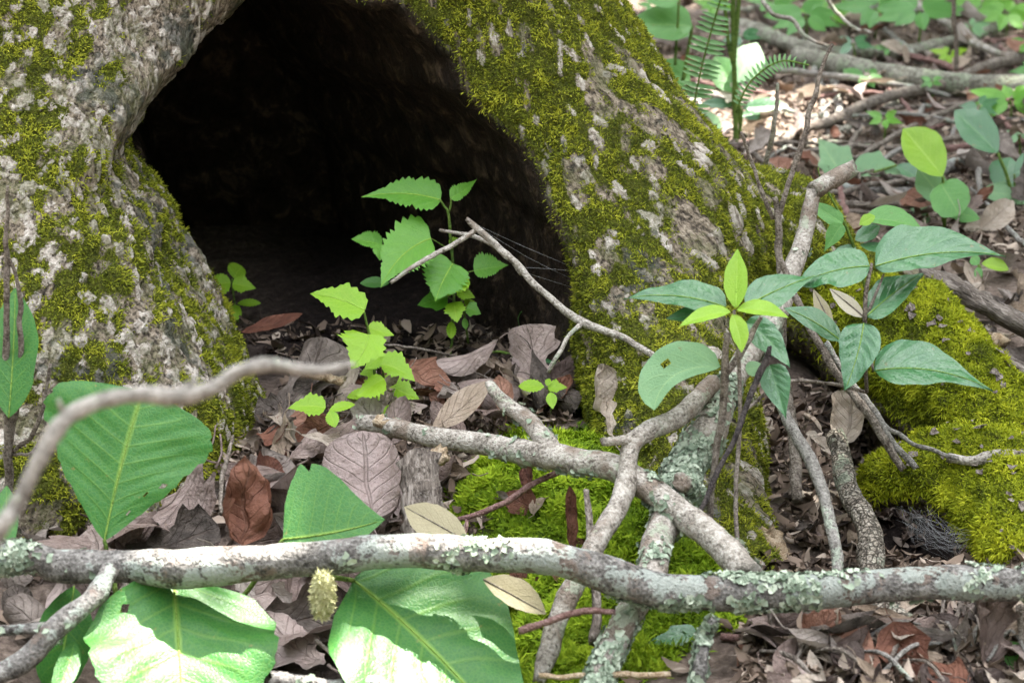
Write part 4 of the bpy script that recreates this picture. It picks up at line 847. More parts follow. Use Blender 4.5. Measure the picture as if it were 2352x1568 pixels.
# ================================================================== dead leaves and litter
def m_dead(name, stops, rough=0.62, trans=0.15):
    b = MB(name); uv = b.n('UVMap').outputs[0]; sp = b.n('SeparateXYZ', {0: uv}); u, t = sp.outputs[0], sp.outputs[1]
    au = b.math('MULTIPLY', b.math('ABSOLUTE', b.math('SUBTRACT', u, 0.5)), 2.0)
    ph = b.math('FRACT', b.math('SUBTRACT', b.math('MULTIPLY', t, 7.0), b.math('MULTIPLY', au, 2.4)))
    v = b.math('MAXIMUM', b.math('MULTIPLY', b.step(b.math('ABSOLUTE', b.math('SUBTRACT', ph, 0.5)), 0.40, 0.5), 0.5), b.step(au, 0.06, 0.02))
    n = b.noise(55, 5, 0.65, b.obj())
    f = b.math('ADD', b.math('MULTIPLY', n, 0.55), b.math('MULTIPLY', b.rnd(), 0.45))
    c = b.ramp(f, stops); c = b.mix(b.math('MULTIPLY', v, 0.5), c, b.mix(0.5, c, (0.10, 0.065, 0.05)))
    h = b.math('SUBTRACT', b.noise(150, 4, 0.65, b.obj()), b.math('MULTIPLY', v, 0.5))
    return b.end(b.bsdf(c, rough, b.bump(h, 0.9, 0.004), 0.3), trans, c)
D_GREY = m_dead('grey_brown_leaf', [(0.28, (0.05, 0.039, 0.032)), (0.48, (0.20, 0.163, 0.14)), (0.72, (0.46, 0.395, 0.35))])
D_PINK = m_dead('pinkish_brown_leaf', [(0.28, (0.065, 0.042, 0.034)), (0.48, (0.22, 0.16, 0.138)), (0.72, (0.46, 0.365, 0.33))], 0.45)
D_RUST = m_dead('rust_leaf', [(0.25, (0.09, 0.032, 0.02)), (0.5, (0.22, 0.095, 0.06)), (0.8, (0.36, 0.20, 0.14))])
D_TAN = m_dead('tan_leaf', [(0.25, (0.22, 0.16, 0.11)), (0.5, (0.38, 0.30, 0.23)), (0.8, (0.52, 0.45, 0.38))])
D_MAUVE = m_dead('mauve_leaf', [(0.25, (0.20, 0.14, 0.125)), (0.5, (0.36, 0.28, 0.26)), (0.8, (0.52, 0.44, 0.42))], 0.4)
D_DARK = m_dead('dark_leaf', [(0.25, (0.025, 0.018, 0.016)), (0.5, (0.06, 0.042, 0.036)), (0.8, (0.12, 0.09, 0.08))])
def oak(t):
    return np.interp(t, [0, .08, .18, .26, .34, .44, .52, .62, .70, .80, .88, .95, 1], [.06, .12, .42, .30, .34, .82, .44, .52, 1.0, .60, .78, .42, .05])
def dead_mesh(name, seed, shape, L, asp, roll, bend, crump, mat, nt=18, nu=5):
    r = np.random.default_rng(seed); t = np.linspace(0, 1, nt + 1); us = np.linspace(-1, 1, 2 * nu + 1)
    w = (oak(t) if shape == 'oak' else prof(shape, t)) * L * asp
    x = us[None] * w[:, None]; y = np.broadcast_to((t * L)[:, None], x.shape)
    fwd = 0.18 * np.abs(x) if shape == 'oak' else 0.05 * np.abs(x)
    y = y + fwd; z = np.zeros_like(x)
    k = roll / (L * asp); a = x * k * (0.6 + 0.8 * t[:, None]); x, z = np.where(abs(k) < 1e-6, x, np.sin(a) / k), (1 - np.cos(a)) / k + z
    kb = bend / L; a = (y - L / 2) * kb; y, z = L / 2 + (np.sin(a) / kb) - z * np.sin(a), z * np.cos(a) + (1 - np.cos(a)) / kb
    q = np.stack([x, y, z], -1); c1 = fbm(q / L * 4 + seed * 3.3, 3, seed)
    z = z + crump * L * c1; x = x + 0.4 * crump * L * fbm(q / L * 4 + 9.1 * seed, 2, seed + 5)
    V = np.stack([x, y, z], -1).reshape(-1, 3); m = 2 * nu + 1; i = (np.arange(nt)[:, None] * m + np.arange(m - 1)[None]).ravel()
    F = np.stack([i, i + 1, i + m + 1, i + m], 1)
    uv = np.stack([np.broadcast_to(us[None] * .5 + .5, x.shape).ravel(), np.broadcast_to(t[:, None], x.shape).ravel()], 1)
    # stalk
    st, sf = tube(np.array([[0, 0, V[nu, 2], L * .012], [L * .03 * r.normal(), -L * .12, V[nu, 2] + .02 * L, L * .009], [L * .06 * r.normal(), -L * .25, V[nu, 2] + .05 * L, L * .008]]), 5, 0, step=L * .12, wander=0)
    o = len(V); V = np.vstack([V, st]); uv = np.vstack([uv, np.full((len(st), 2), .5)])
    c = np.array([0, L / 2, np.percentile(V[:, 2], 12)])
    return mesh(name, V - c, [F, sf[0] + o, sf[1] + o], mat, uv=uv)
DV = []   # (mesh, description, colour word)
specs = [('oak', .095, .30, 1.2, .8, .05, D_GREY, 'curled grey-brown lobed dead leaf'), ('oak', .11, .32, -.8, 1.2, .06, D_PINK, 'arched pinkish-brown lobed dead leaf'), ('elliptic', .075, .22, 1.9, .5, .04, D_GREY, 'rolled grey-brown oval dead leaf'),
         ('elliptic', .085, .25, -.9, 1.0, .05, D_PINK, 'humped pinkish-brown oval dead leaf'), ('ovate', .07, .32, .8, -.9, .06, D_TAN, 'pale tan dead leaf'), ('lance', .08, .16, 1.5, .9, .05, D_TAN, 'narrow tan dead leaf'),
         ('maple', .07, .5, 1.1, .9, .08, D_RUST, 'crumpled rust-brown lobed dead leaf'), ('elliptic', .065, .28, 1.3, 1.4, .08, D_RUST, 'crumpled rust-brown oval dead leaf'), ('ovate', .08, .30, 1.4, .6, .06, D_DARK, 'dark wet dead leaf'),
         ('oak', .085, .30, 2.0, -.5, .06, D_TAN, 'tightly curled tan lobed dead leaf'), ('obovate', .08, .26, -1.2, .8, .05, D_GREY, 'grey-brown paddle-shaped dead leaf')]
for i, (sh, L, a, ro, be, cr, m, lab) in enumerate(specs): DV.append((dead_mesh('dead_leaf', 11 + i, sh, L, a, ro, be, cr, m), lab, L))
LR = np.random.default_rng(23)
def gnormal(x, y):
    e = .01; return unit(np.array([-(ground_h(x + e, y) - ground_h(x - e, y)) / (2 * e), -(ground_h(x, y + e) - ground_h(x, y - e)) / (2 * e), 1.0]).astype(float))
LAND = {}
def landmark(place, x, y):
    L_ = LAND.get(place); return place if not L_ else min(L_, key=lambda q: (q[0] - x) ** 2 + 1.6 * (q[1] - y) ** 2)[2]
def drop_leaf(x, y, var, place, where, s=1.0, dz=0.0, tilt=.35, rz=None):
    me, lab, L = DV[var]; f = .75 + .5 * LR.random()
    o = link('dead_leaf', me); n = gnormal(x, y) + LR.normal(size=3) * np.array([tilt, tilt, 0]) - np.array([0, tilt * .35, 0]); n = unit(n)
    q = Vector(n).to_track_quat('Z', 'Y').to_matrix().to_4x4(); R = Matrix.Rotation(rz if rz is not None else LR.random() * 6.283, 4, 'Z')
    o.matrix_world = Matrix.Translation((x, y, float(ground_h(x, y)) + .004 + dz)) @ q @ R @ Matrix.Scale(s * f, 4)
    tag(o, ('small ' if f < .88 else 'large ' if f > 1.12 else '') + lab + ' ' + where, 'leaf', 'dead leaves ' + place); return o
def inside_tree(x, y):
    return (np.hypot(x + .22, y - .32) < .40 and not (abs(x + .16) < .19 and y < .22)) or (np.hypot(x + .45, y + .1) < .24) or (abs(x - .14) < .085 and -.42 < y < .15) or (np.hypot(x - .2, y - .05) < .12) or (.31 < x < .42 and -.38 < y < -.12)
def zone(n, box, place, vs_, s=1.0, dz=.02, tilt=.45, ok=lambda x, y: True):
    k = 0; tries = 0
    while k < n and tries < n * 20:
        tries += 1; px, py = LR.uniform(box[0], box[1]), LR.uniform(box[2], box[3]); g = gnd(px, py)
        if inside_tree(g[0], g[1]) or not ok(g[0], g[1]): continue
        drop_leaf(g[0], g[1], vs_[LR.integers(len(vs_))], place, landmark(place, px, py), s, dz * LR.random(), tilt); k += 1
LAND.update({
 'beneath the big leaves at the left': [(120, 1250, 'behind the long branch below the left stems'), (350, 1230, 'at the stalk of the pale-veined big leaf'), (560, 1180, 'beside the crumpled rusty leaf'), (150, 1480, 'under the side limb of the long branch'), (400, 1480, 'under the sunlit leaf below the branch')],
 'in the dark gap under the long branch': [(560, 1250, 'behind the long branch beside the left root'), (750, 1230, 'behind the upright half leaf'), (680, 1430, 'in the gap by the hanging catkin'), (820, 1500, 'in the gap by the lichened stick'), (880, 1300, 'under the branch by the beige leaf')],
 'at the mouth of the hollow': [(680, 920, 'around the small two-seed-leaf seedling'), (860, 930, 'at the foot of the tiered seedling'), (1040, 900, 'before the tall toothed seedling'), (1180, 920, 'by the tip of the forked stick'), (1330, 930, 'by the tiny three-leaf seedling'), (780, 1080, 'beside the purplish smooth leaf'), (970, 1080, 'behind the weathered wood'), (1130, 1090, 'below the forked stick at the moss edge'), (650, 1080, 'along the foot of the left root')],
 'in the litter': [(1850, 1440, 'by the bark slab under the long branch'), (2020, 1440, 'beside the peeling buried stick'), (2200, 1430, 'under the long branch below the cobweb'), (2330, 1440, 'by the stout stem under the long branch'), (1830, 1560, 'around the broad rust-red leaf'), (2050, 1560, 'where the reddish-grey stick ends'), (2200, 1540, 'by the twisted standing brown leaf'), (2330, 1560, 'beneath the lobed bright corner leaves')],
 'on the soil bank': [(1800, 1000, 'at the upright brown stick'), (1860, 1150, 'between the bent stick and cracked stick'), (2000, 1000, 'at the top of the cracked stick'), (1780, 1270, 'on the soil beside the right root foot'), (2040, 1270, 'in the mouth of the dark burrow')],
 'among the rotten wood': [(2170, 620, 'by the tiny three-leaved sprig'), (2300, 640, 'behind the furrowed rotten slab'), (2200, 780, 'at the pale split slab'), (2320, 850, 'at the pale strip along the mossy log')],
 'on the open forest floor': [(1500, 150, 'behind the trunk by the broad soft leaves'), (1650, 250, 'around the variegated herb'), (1750, 80, 'under the looping pale vine'), (1850, 40, 'under the dense dark-green herb'), (2000, 60, 'above the long curved limb'), (2150, 60, 'beside the dark upright sapling'), (2320, 60, 'behind the far end of the curved limb'), (1780, 200, 'left of the two short grey sticks'), (1950, 220, 'between curved limb and straight dark branch'), (2100, 170, 'against the thick mossy log'), (2300, 250, 'below the straight dark branch'), (1780, 370, 'behind the root crest'), (1950, 380, 'around the thin greenish stick'), (2060, 480, 'behind the slender plant'), (2080, 300, 'in front of the straight dark branch'), (2250, 420, 'around the pale lichened branch'), (2180, 530, 'at the foot of the light green seedling'), (2340, 500, 'under the blue-green seedling')]})
mz = lambda x, y: moss_zone(np.array(x), np.array(y)) < .3
zone(64, (620, 1420, 880, 1190), 'at the mouth of the hollow', [0, 1, 2, 3, 3, 4, 6, 7, 9, 10, 5], .68, .03, .5, mz)
zone(9, (1060, 1480, 1010, 1520), 'on the bright moss', [2, 5, 7, 4, 6], .45, .012, .4)
zone(7, (650, 1320, 800, 880), 'on the black soil inside the hollow', [8, 8, 2, 7], .6, .006, .25)
zone(20, (520, 900, 1180, 1568), 'in the dark gap under the long branch', [0, 1, 2, 3, 7, 10], 1.0, .03, .6, mz)
zone(60, (1760, 2400, 1430, 1640), 'in the litter', [0, 1, 2, 3, 9, 10, 4, 6, 8, 5], .62, .015, .4)
zone(20, (1740, 2150, 960, 1330), 'on the soil bank', [2, 3, 4, 8, 5, 0], .5, .008, .4, lambda x, y: not (.29 < x < .45 and -.42 < y < -.05))
zone(24, (2150, 2352, 560, 900), 'among the rotten wood', [4, 5, 2, 0, 9], .75, .01, .4)
zone(150, (1430, 2400, -20, 560), 'on the open forest floor', [0, 2, 3, 4, 4, 5, 6, 7, 9, 10, 1], .72, .03, .5)
zone(34, (0, 640, 1120, 1568), 'beneath the big leaves at the left', [0, 1, 2, 3, 10], .8, .02, .5)
# single leaves worth naming
def place_leaf(x, y, Yd, var_mesh, label, rot, s=1.0):
    o = link('dead_leaf', var_mesh); o.matrix_world = Matrix.Translation(Vector(at(x, y, Yd))) @ Euler(tuple(rad(a) for a in rot)).to_matrix().to_4x4() @ Matrix.Scale(s, 4); return tag(o, label, 'leaf')
place_leaf(838, 1105, -.385, dead_mesh('dead_leaf', 71, 'round', .085, .46, -.9, .5, .05, D_MAUVE, 24, 8), 'large smooth purplish-brown dead leaf under the end of the forked stick', (44, 5, 15), .92)
place_leaf(690, 905, -.14, dead_mesh('dead_leaf', 72, 'oak', .13, .34, -1.3, .9, .05, D_GREY, 26, 7), 'large arched lobed brown leaf behind the small seedling', (28, 5, -25), .9)
place_leaf(1380, 930, -.30, dead_mesh('dead_leaf', 73, 'oak', .085, .34, 2.2, .9, .14, D_TAN, 24, 7), 'upright curled brown leaf leaning on the right root', (48, 20, 35), .8)
place_leaf(1060, 935, -.27, dead_mesh('dead_leaf', 74, 'lance', .07, .26, .3, .2, .02, D_TAN), 'stiff pale dead leaf with a sharp point lying on the litter', (35, 10, -60), 1.0)
place_leaf(1950, 960, -.27, dead_mesh('dead_leaf', 75, 'round', .06, .46, 1.6, .9, .14, D_TAN), 'crumpled papery leaf hanging beside the dead stalks', (55, 0, -20), .85)
place_leaf(1880, 1585, -.62, dead_mesh('dead_leaf', 76, 'maple', .12, .62, .6, .5, .05, D_RUST, 26, 8), 'broad rust-red dead leaf under the reddish-grey stick', (28, 0, -50), 1.0)
place_leaf(2265, 1480, -.60, dead_mesh('dead_leaf', 77, 'oak', .11, .36, 1.7, .9, .07, D_PINK, 26, 7), 'big twisted brown leaf standing in the litter under the long branch', (50, 20, 30), .75)
place_leaf(560, 1150, -.46, dead_mesh('dead_leaf', 78, 'maple', .075, .5, 2.0, 1.4, .22, D_RUST, 24, 6), 'crumpled rusty leaf caught beside the left root', (60, 10, 20), 1.0)
place_leaf(1310, 1185, -.455, dead_mesh('dead_leaf', 79, 'lance', .05, .16, 1.8, .4, .06, D_RUST), 'small rolled rusty leaf hanging over the bright moss', (80, 0, 10), 1.0)
place_leaf(625, 745, -.02, dead_mesh('dead_leaf', 80, 'lance', .07, .28, .3, .3, .04, D_RUST), 'flat reddish-brown leaf on black soil beside the shaded seedling', (14, 5, -75), .9)
db = thing('beige_leaf', 'flat beige leaf fallen beside the weathered wood', 'leaf', at(990, 1200, -.50)); leaf(db, (1075, 1245), (928, 1158), 46, 40, -.50, 'elliptic', 30, 0, mat=D_BEIGE, name='blade', quilt=.02, rib=2)
db = thing('olive_leaf', 'drooping olive-brown leaf beneath the long branch over the moss', 'leaf', at(1200, 1370, -.57)); leaf(db, (1110, 1330), (1255, 1405), 40, 26, -.57, 'elliptic', 30, 0, mat=D_BEIGE, name='blade', quilt=.03, rib=2)
db = thing('folded_leaf', 'pale dried leaf with fine ribs hanging behind the glossy vine', 'leaf', at(1950, 700, -.22)); leaf(db, (1985, 728), (1905, 660), 20, 16, -.22, 'lance', 20, 0, mat=D_TANPALE, name='blade', rib=2)
db = thing('folded_leaf', 'brown folded leaf hanging behind the glossy vine', 'leaf', at(1890, 705, -.24)); leaf(db, (1912, 752), (1868, 662), 20, 14, -.24, 'lance', 15, 0, mat=D_BEIGE, name='blade', rib=2)
# plank of weathered wood, bits of rotten wood
def slab(name, label, x, y, Yd, size, rot, mat, seed):
    r = np.random.default_rng(seed); nx, ny = 6, 14; L, W, H = size
    yy = np.linspace(-.5, .5, ny); xx = np.linspace(-.5, .5, nx); V = []
    for zs in (0, 1):
        for a in yy:
            for b in xx: V.append((b * W * (1 + .12 * r.normal() * (abs(b) > .4)), a * L + (abs(a) > .45) * r.normal() * L * .05, (H * (.5 + .5 * zs) if zs else 0) + (zs * H * .25 * r.normal())))
    V = np.array(V); n = nx * ny; i = (np.arange(ny - 1)[:, None] * nx + np.arange(nx - 1)[None]).ravel(); F = [np.stack([i + n, i + n + 1, i + n + nx + 1, i + n + nx], 1), np.stack([i, i + nx, i + nx + 1, i + 1], 1)]
    rim = [k for k in range(nx)] + [k * nx + nx - 1 for k in range(1, ny)] + [(ny - 1) * nx + k for k in range(nx - 2, -1, -1)] + [k * nx for k in range(ny - 2, 0, -1)]
    rim = np.array(rim); F.append(np.stack([rim, np.roll(rim, -1), np.roll(rim, -1) + n, rim + n], 1))
    o = link(name, mesh(name, V, F, mat, smooth=False)); o.matrix_world = Matrix.Translation(Vector(at(x, y, Yd))) @ Euler(tuple(rad(a) for a in rot)).to_matrix().to_4x4(); return tag(o, label, 'wood')
slab('weathered_wood', 'grey weathered piece of wood standing in the litter by the bright moss', 968, 1170, -.44, (.085, .030, .012), (35, 0, 4), M_ROT, 3)
slab('wood_chip', 'small pale wood chip on the litter behind the forked stick', 905, 985, -.33, (.035, .012, .006), (15, 0, 80), M_HEART, 4)
slab('wood_chip', 'orange-brown flake of bark beside the weathered wood', 990, 1065, -.39, (.030, .014, .005), (30, 20, 300), M_HEART, 5)
slab('wood_chip', 'orange splinter on the litter behind the arching twig', 745, 872, -.2, (.035, .010, .005), (15, 0, 90), M_HEART, 6)
slab('rotten_wood', 'long dark grey slab of furrowed rotten wood beyond the mossy log', 2290, 730, .05, (.20, .022, .014), (8, 0, 35), M_ROT, 7)
slab('rotten_wood', 'pale split slab of rotten wood next to the mossy log', 2200, 760, .0, (.10, .018, .01), (8, 0, 40), M_HEART, 8)
slab('rotten_wood', 'pale strip of rotten wood along the edge of the mossy log', 2320, 850, -.05, (.14, .015, .01), (8, 0, 42), M_ROT, 9)
slab('bark_flake', 'flake of brown bark on the soil bank under the bent stick', 1790, 1270, -.40, (.045, .016, .005), (40, 0, 40), M_HEART, 10)

# ------------------------------------------------------------------ fallen wood on the forest floor behind
def bgl(label, pts, mat, cat='branch', name='fallen_limb', lift=0.0, nseg=10):
    rows = []
    for (x, y, r) in pts:
        g = gnd(x, y + r); dz = lift; rows.append(('w', g[0], g[1], g[2] + r * pxm(g[1], y) + dz, r * pxm(g[1], y)))
    return stick(name, label, cat, rows, mat, nseg=nseg, wander=.5)
bgl('long curved grey limb lying right across the forest floor behind', [(1690, 55, 20), (1770, 85, 20), (1860, 112, 19), (1980, 128, 18), (2080, 122, 17), (2200, 95, 16), (2300, 60, 14), (2420, 20, 12)], M_BGWOOD)
bgl('thick mossy log behind the long curved limb', [(1840, 130, 24), (1960, 165, 26), (2080, 185, 28), (2200, 195, 28), (2420, 190, 30)], M_BGWOOD)
bgl('straight dark brown branch slanting over the forest floor', [(1800, 345, 10), (1900, 300, 12), (2020, 252, 13), (2150, 215, 14), (2280, 170, 13), (2420, 125, 12)], M_TWIG, lift=.015)
bgl('thin greenish stick behind the broken stub', [(1690, 315, 8), (1800, 325, 9), (1930, 332, 9), (2090, 345, 7)], M_BGWOOD)
bgl('lichen-grey stick behind the slender plant', [(1930, 428, 12), (2010, 438, 15), (2090, 446, 16), (2200, 455, 14)], M_BR)
bgl('pale lichened branch behind the oval-leaved seedlings', [(2080, 430, 10), (2180, 385, 14), (2270, 345, 15), (2420, 300, 15)], M_BR)
bgl('thin crooked grey branch below the curved limb', [(1700, 175, 7), (1800, 190, 8), (1930, 205, 8), (2060, 225, 7), (2180, 250, 5)], M_GREYTW, lift=.02)
bgl('long thin brown branch crossing above the oval-leaved seedlings', [(1960, 400, 5), (2080, 330, 7), (2200, 275, 7), (2400, 225, 7)], M_TWIG, lift=.02)
bgl('pale forked stick near the far curved limb', [(2080, 20, 8), (2160, 70, 9), (2240, 130, 9), (2330, 160, 7)], M_PALE, lift=.02)
bgl('mossy stick lying behind the variegated herb', [(1560, 200, 9), (1660, 230, 10), (1780, 265, 9), (1900, 270, 7)], M_BGWOOD)
bgl('slim grey stick at the very back of the floor', [(1620, 40, 8), (1740, 20, 9), (1860, 15, 8), (1960, -15, 7)], M_BGWOOD)
bgl('grey stick lying across the top of the forest floor', [(1900, -10, 14), (2000, 10, 16), (2120, 25, 16), (2260, 30, 14)], M_BGWOOD)
bgl('upright-looking grey stick below the curved limb', [(1848, 90, 8), (1872, 170, 9), (1890, 240, 9), (1905, 310, 8)], M_GREYTW, 'stick', 'fallen_stick')
bgl('short grey stick beside the upright-looking one', [(1905, 150, 10), (1922, 210, 10), (1930, 280, 9)], M_GREYTW, 'stick', 'fallen_stick')
bgl('greenish stick under the straight dark branch', [(1860, 340, 9), (1960, 290, 10), (2060, 235, 9), (2110, 215, 6)], M_BGWOOD, 'stick', 'fallen_stick')
bgl('brown stick close below the straight dark branch', [(2000, 240, 5), (2060, 210, 6), (2110, 185, 5)], M_RED, 'stick', 'fallen_stick')
stick('hanging_vine', 'thin pale vine looping over the long curved limb', 'vine', [(1745, -40, .8, 6), (1765, 25, .75, 6), (1820, 48, .75, 6), (1850, 85, .72, 5), (1900, 105, .7, 4)], M_PALE)
stick('hanging_vine', 'straight pale shoot slanting over the dark green leaves', 'vine', [(1880, -40, .9, 5), (1920, 25, .9, 5), (1960, 62, .85, 4), (2000, 75, .8, 3)], M_PALE)
stick('standing_sapling', 'dark upright sapling at the back of the forest floor', 'sapling', [(2194, 160, 1.15, 6), (2193, 60, 1.15, 6), (2190, -60, 1.15, 6)], M_TWIG)
for k in range(64):
    x, y = LR.uniform(1480, 2400), LR.uniform(20, 560); g = gnd(x, y)
    if inside_tree(g[0], g[1]): continue
    a = LR.random() * 3.14; L = LR.uniform(.08, .45); dx, dy = math.cos(a) * L / 2, math.sin(a) * L / 2; r = LR.uniform(.0018, .0048)
    stick('litter_twig', ['thin brown','thin grey','thin reddish'][k % 3] + ' twig lying ' + landmark('on the open forest floor', x, y), 'twig', [('w', g[0] - dx, g[1] - dy, ground_h(g[0] - dx, g[1] - dy) + .01, r), ('w', g[0], g[1], ground_h(g[0], g[1]) + .018, r), ('w', g[0] + dx, g[1] + dy, ground_h(g[0] + dx, g[1] + dy) + .012, r * .6)], [M_TWIG, M_GREYTW, M_RED][k % 3], group='twigs on the open forest floor', nseg=6)
for k in range(26):
    x, y = LR.uniform(1760, 2340), LR.uniform(1390, 1590); g = gnd(x, y); a = LR.random() * 3.14; L = LR.uniform(.03, .08); dx, dy = math.cos(a) * L / 2, math.sin(a) * L / 2; r = LR.uniform(.001, .0022)
    stick('litter_twig', ['thin brown','thin grey','thin dark'][k % 3] + ' twig lying ' + landmark('in the litter', x, y), 'twig', [('w', g[0] - dx, g[1] - dy, g[2] + .012, r), ('w', g[0], g[1], g[2] + .022, r), ('w', g[0] + dx, g[1] + dy, g[2] + .015, r * .6)], [M_TWIG, M_GREYTW, M_ROT][k % 3], group='twigs in the near litter', nseg=6)
# green leaves of low plants on the far floor
def bg_plant(label, bx, by, n, size, mat, seed, rise=.05):
    r = np.random.default_rng(seed); g = gnd(bx, by); root = thing('woodland_herb', label, 'plant', g); y = g[1]; top = np.array([bx, by - rise / pxm(y, by)])
    stem(root, [(bx, by, y, 3), (bx + 3, (by + top[1]) / 2, y, 3), (top[0], top[1], y, 2.5)])
    for k in range(n):
        a = k / n * 6.283 + r.random() * .8; d = np.array([math.cos(a), math.sin(a) * .45]) * size; b = top + d * .12
        leaf(root, b, top + d * (.9 + .4 * r.random()), size * .18, size * .18, y + .03 * math.sin(-a), ['acuminate', 'lance', 'ovate'][k % 3], 40, 25 * math.cos(a), mat=mat, nt=12, nu=3, quilt=.05)
for i, (bx, by, n, sz, m, rise, lab) in enumerate([
    (1850, 110, 7, 80, G_MID, 0.054, 'dense dark-green leafy herb at the top behind the curved limb'), (1905, 70, 6, 60, G_SERR, 0.036, 'bright leafy herb right of the dense herb'), (2010, 90, 5, 85, G_MID, 0.054, 'broad-leaved herb over the long curved limb'),
    (2110, 110, 6, 90, G_MID, 0.063, 'large pale-green herb beside the upright sapling'), (2310, 90, 6, 70, G_SERR, 0.045, 'light green herb at the far right of the curved limb'), (1990, 215, 5, 50, G_MID, 0.027, 'small herb under the curved limb'),
    (2320, 280, 7, 80, G_SERR, 0.032, 'yellow-green herb right of the straight dark branch'), (2180, 150, 4, 40, G_SEED, 0.018, 'small yellow-green sprig by the mossy log'), (1770, 60, 5, 60, G_MID, 0.045, 'herb beside the looping vine'),
    (2050, 40, 5, 70, G_SERR, 0.036, 'herb behind the curved limb near the sapling'), (2390, 200, 5, 60, G_MID, 0.027, 'herb at the end of the mossy log'), (1490, 330, 5, 60, G_MID, 0.090, 'herb half hidden by the trunk'), (2260, 40, 5, 80, G_SERR, 0.036, 'herb at the far back beside the dark sapling')]):
    bg_plant(lab, bx, by, n + 2, sz * 1.1, m, 300 + i, rise)
for i, (bx, by) in enumerate([(1500, 60), (1560, 120), (1640, 60), (1960, 150), (2040, 160), (2230, 110), (2360, 150), (1700, 130), (2140, 240), (2340, 370), (2030, 330), (2250, 300)]):
    bg_plant(['soft green sprig of pointed leaves ', 'pale sprig of pointed leaves ', 'bright green sprig of pointed leaves ', 'dark glossy sprig of pointed leaves '][i % 4] + landmark('on the open forest floor', bx, by), bx, by, 4 + i % 3, 34 + 7 * (i % 4), [G_MID, G_PALE, G_SERR, G_GLOSS][i % 4], 500 + i, .035)
# fragments too small to count
px = np.concatenate([LR.uniform(1400, 2420, 6500), LR.uniform(500, 1500, 3600), LR.uniform(1700, 2400, 4200)]); py = np.concatenate([LR.uniform(-30, 620, 6500), LR.uniform(770, 1250, 3600), LR.uniform(900, 1620, 4200)])
s = np.arange(1.0, 6, .02); R = ray(px, py)[:, None] * s[None, :, None] + CAM_LOC; H = R[..., 2] < ground_h(R[..., 0], R[..., 1]); k = H.argmax(1); fp = R[np.arange(len(px)), k]
fp = np.vstack([fp, np.stack([LR.uniform(-1.8, 3.4, 12000), LR.uniform(.6, 4.6, 12000), np.zeros(12000)], 1), np.stack([LR.uniform(-1.4, 1.6, 4000), LR.uniform(-1.4, -.3, 4000), np.zeros(4000)], 1)])
fp[:, 2] = ground_h(fp[:, 0], fp[:, 1]) + .003; keep = np.array([not inside_tree(a, b) for a, b in fp[:, :2]]) & (moss_zone(fp[:, 0], fp[:, 1]) < .35); fp = fp[keep]
nn = unit(np.array([0, 0, 1.0]) + LR.normal(size=(len(fp), 3)) * .45)
m_ = len(fp); Lf = .007 + .022 * LR.random(m_) ** 2; Wf = Lf * LR.uniform(.12, .5, m_); tt = unit(np.cross(nn, LR.normal(size=(m_, 3)))); bb = np.cross(nn, tt); fp = fp + np.array([0, 0, 1]) * (LR.random((m_, 1)) * .010)
V = []; bend = LR.normal(size=m_) * .35; cup = LR.normal(size=m_) * .5
for ti, wi in [(-1, .15), (-.5, .8), (0, 1), (.5, .7), (1, .08)]:
    for ui in (-1, 0, 1):
        w_ = wi * (.75 + .5 * LR.random(m_))
        V.append(fp + tt * (ti * Lf * .5)[:, None] + bb * (ui * w_ * Wf * .5)[:, None] + nn * (bend * Lf * ti * ti * .6 + cup * Wf * abs(ui) * .5 + .1 * Wf * LR.normal(size=m_))[:, None])
V = np.stack(V, 1).reshape(-1, 3); q_ = np.array([[r_ * 3 + k_, r_ * 3 + k_ + 1, r_ * 3 + k_ + 4, r_ * 3 + k_ + 3] for r_ in range(4) for k_ in range(2)])
F = (np.arange(m_)[:, None, None] * 15 + q_[None]).reshape(-1, 4); var = np.repeat(LR.random(m_), 15)
b = MB('litter_bits'); c = b.ramp(b.attr('var'), [(0.0, (0.03, 0.02, 0.015)), (0.4, (0.12, 0.085, 0.062)), (0.75, (0.26, 0.195, 0.15)), (1.0, (0.46, 0.38, 0.31))])
lf = link('leaf_fragments', mesh('leaf_fragments', V, F, b.end(b.bsdf(c, .8, None, .2)), attrs={'var': var})); tag(lf, 'scattered small brown leaf fragments and bark crumbs on the forest floor', 'litter', kind='stuff')

# ------------------------------------------------------------------ spider silk
b = MB('spider_silk'); M_SILK = b.end(b.bsdf((0.35, 0.35, 0.35), 0.4, None, 0.6))
def silk(name, label, strands, r):
    root = thing(name, label, 'spider web', strands[0][0])
    for q in strands:
        V, F = tube(np.concatenate([np.array(q), np.full((len(q), 1), r)], 1), 4, 0, step=.03, wander=0); part('thread', V, F, M_SILK, root)
silk('spider_threads', 'silk threads stretched from the peaked twig to the right root', [[at(1092, 515, -.11), at(1200, 565, -.10), at(1312, 612, -.09)], [at(1200, 614, -.13), at(1260, 617, -.12), at(1312, 622, -.10)], [at(1110, 528, -.11), at(1210, 590, -.10), at(1312, 640, -.09)], [at(1190, 620, -.14), at(1250, 640, -.12), at(1315, 660, -.1)]], .00009)
wr = np.random.default_rng(5); st = []
for k in range(46):
    a = at(2070 + wr.uniform(-15, 70), 1180 + wr.uniform(-20, 15), -.35); m = at(2120 + wr.uniform(-30, 90), 1232 + wr.uniform(-25, 30), -.38 - .03 * wr.random()); c = at(2240 + wr.uniform(-90, 60), 1255 + wr.uniform(-45, 40), -.40); st.append([a, m, c])
silk('spider_web', 'tangled cobweb in the burrow under the lower mossy log', st, .00005)

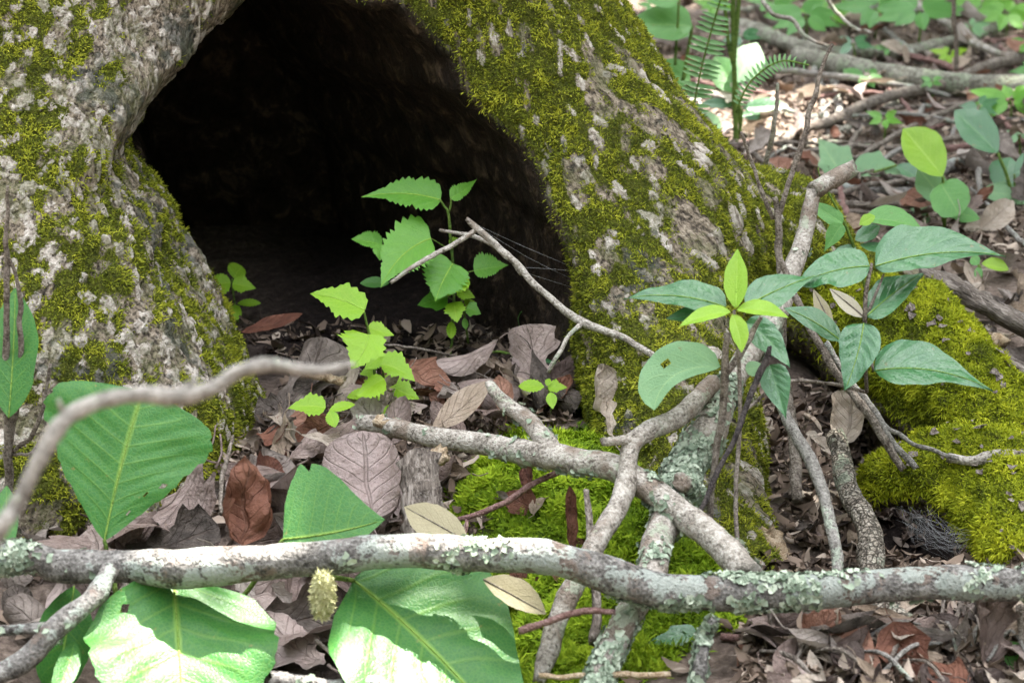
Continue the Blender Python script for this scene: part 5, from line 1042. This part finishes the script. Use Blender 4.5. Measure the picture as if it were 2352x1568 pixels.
# ------------------------------------------------------------------ unseen canopy added overhead to block the sun, gaps placed to aim sun patches
CR = np.random.default_rng(77); n = 10500
zc = CR.uniform(3.2, 5.0, n); gx_, gy_ = CR.uniform(-.8, 3.4, n), CR.uniform(-1.4, 4.4, n)      # where their shade lands on the floor
sh_ = zc / SUN_DIR[2]; P = np.stack([gx_ + SUN_DIR[0] * sh_, gy_ + SUN_DIR[1] * sh_, zc], 1)
gap = (((gx_ + .14) / .23) ** 2 + ((gy_ + .66) / .125) ** 2 < 1)
gap |= (fbm(np.stack([gx_ * 3.1, gy_ * 3.1, gx_ * 0], -1), 2, 9) > .24) & (gy_ > .75)
P = P[~gap]; n = len(P); Nn = unit(np.array([0, 0, 1.0]) + CR.normal(size=(n, 3)) * .5)
t = unit(np.cross(Nn, CR.normal(size=(n, 3)))); bb = np.cross(Nn, t); Lc = (.09 + .07 * CR.random(n))[:, None]
V = np.stack([P - t * Lc, P + bb * Lc * .5 - t * Lc * .1, P + t * Lc, P - bb * Lc * .5 - t * Lc * .1], 1).reshape(-1, 3); i = np.arange(n)[:, None] * 4 + np.arange(4)[None]
tag(part('shade_canopy', V, i, G_MID, tree, uv=np.tile(np.array([[.5, 0], [1, .4], [.5, 1], [0, .4]]), (n, 1))), kind='stuff')
for q in [[(-.22, .32, 3.0, .17), (.3, .4, 3.6, .10), (1.3, .6, 4.0, .05), (2.6, .9, 4.3, .02)], [(-.22, .32, 3.1, .17), (-.3, .2, 3.9, .12), (-.2, -.6, 4.6, .06), (.6, -1.6, 4.8, .02)], [(-.22, .32, 3.2, .16), (.2, .9, 4.0, .1), (1.4, 2.0, 4.5, .05), (2.6, 3.0, 4.7, .02)]]:
    V, F = tube(np.array(q), 10, .1, step=.12); part('limb', V, F, M_BGWOOD, tree)

# unseen leaf ring added all round to keep low sky light out
WR = np.random.default_rng(99); n = 32000; th_ = WR.random(n) * 6.283; rr = WR.uniform(8.5, 12.5, n); zz = WR.random(n) ** 1.2 * 9.5
P = np.stack([rr * np.cos(th_), rr * np.sin(th_), zz], 1); Nn = unit(-P * np.array([1, 1, .2]) + WR.normal(size=(n, 3)) * 4); t = unit(np.cross(Nn, WR.normal(size=(n, 3)))); bb = np.cross(Nn, t); Lc = (.16 + .16 * WR.random(n))[:, None]
V = np.stack([P - t * Lc, P + bb * Lc * .5, P + t * Lc, P - bb * Lc * .5], 1).reshape(-1, 3); i = np.arange(n)[:, None] * 4 + np.arange(4)[None]
wd = link('sky_block_leaves', mesh('sky_block_leaves', V, i, m_leaf('sky_block_leaf', (0.035, 0.05, 0.025), (0.10, 0.13, 0.07), (0.1, 0.13, 0.07), trans=0.2, spots=False), uv=np.tile(np.array([[.5, 0], [1, .4], [.5, 1], [0, .4]]), (n, 1)))); tag(wd, 'unseen ring of green leaves added all round to block low sky light', 'leaf_ring', kind='stuff')
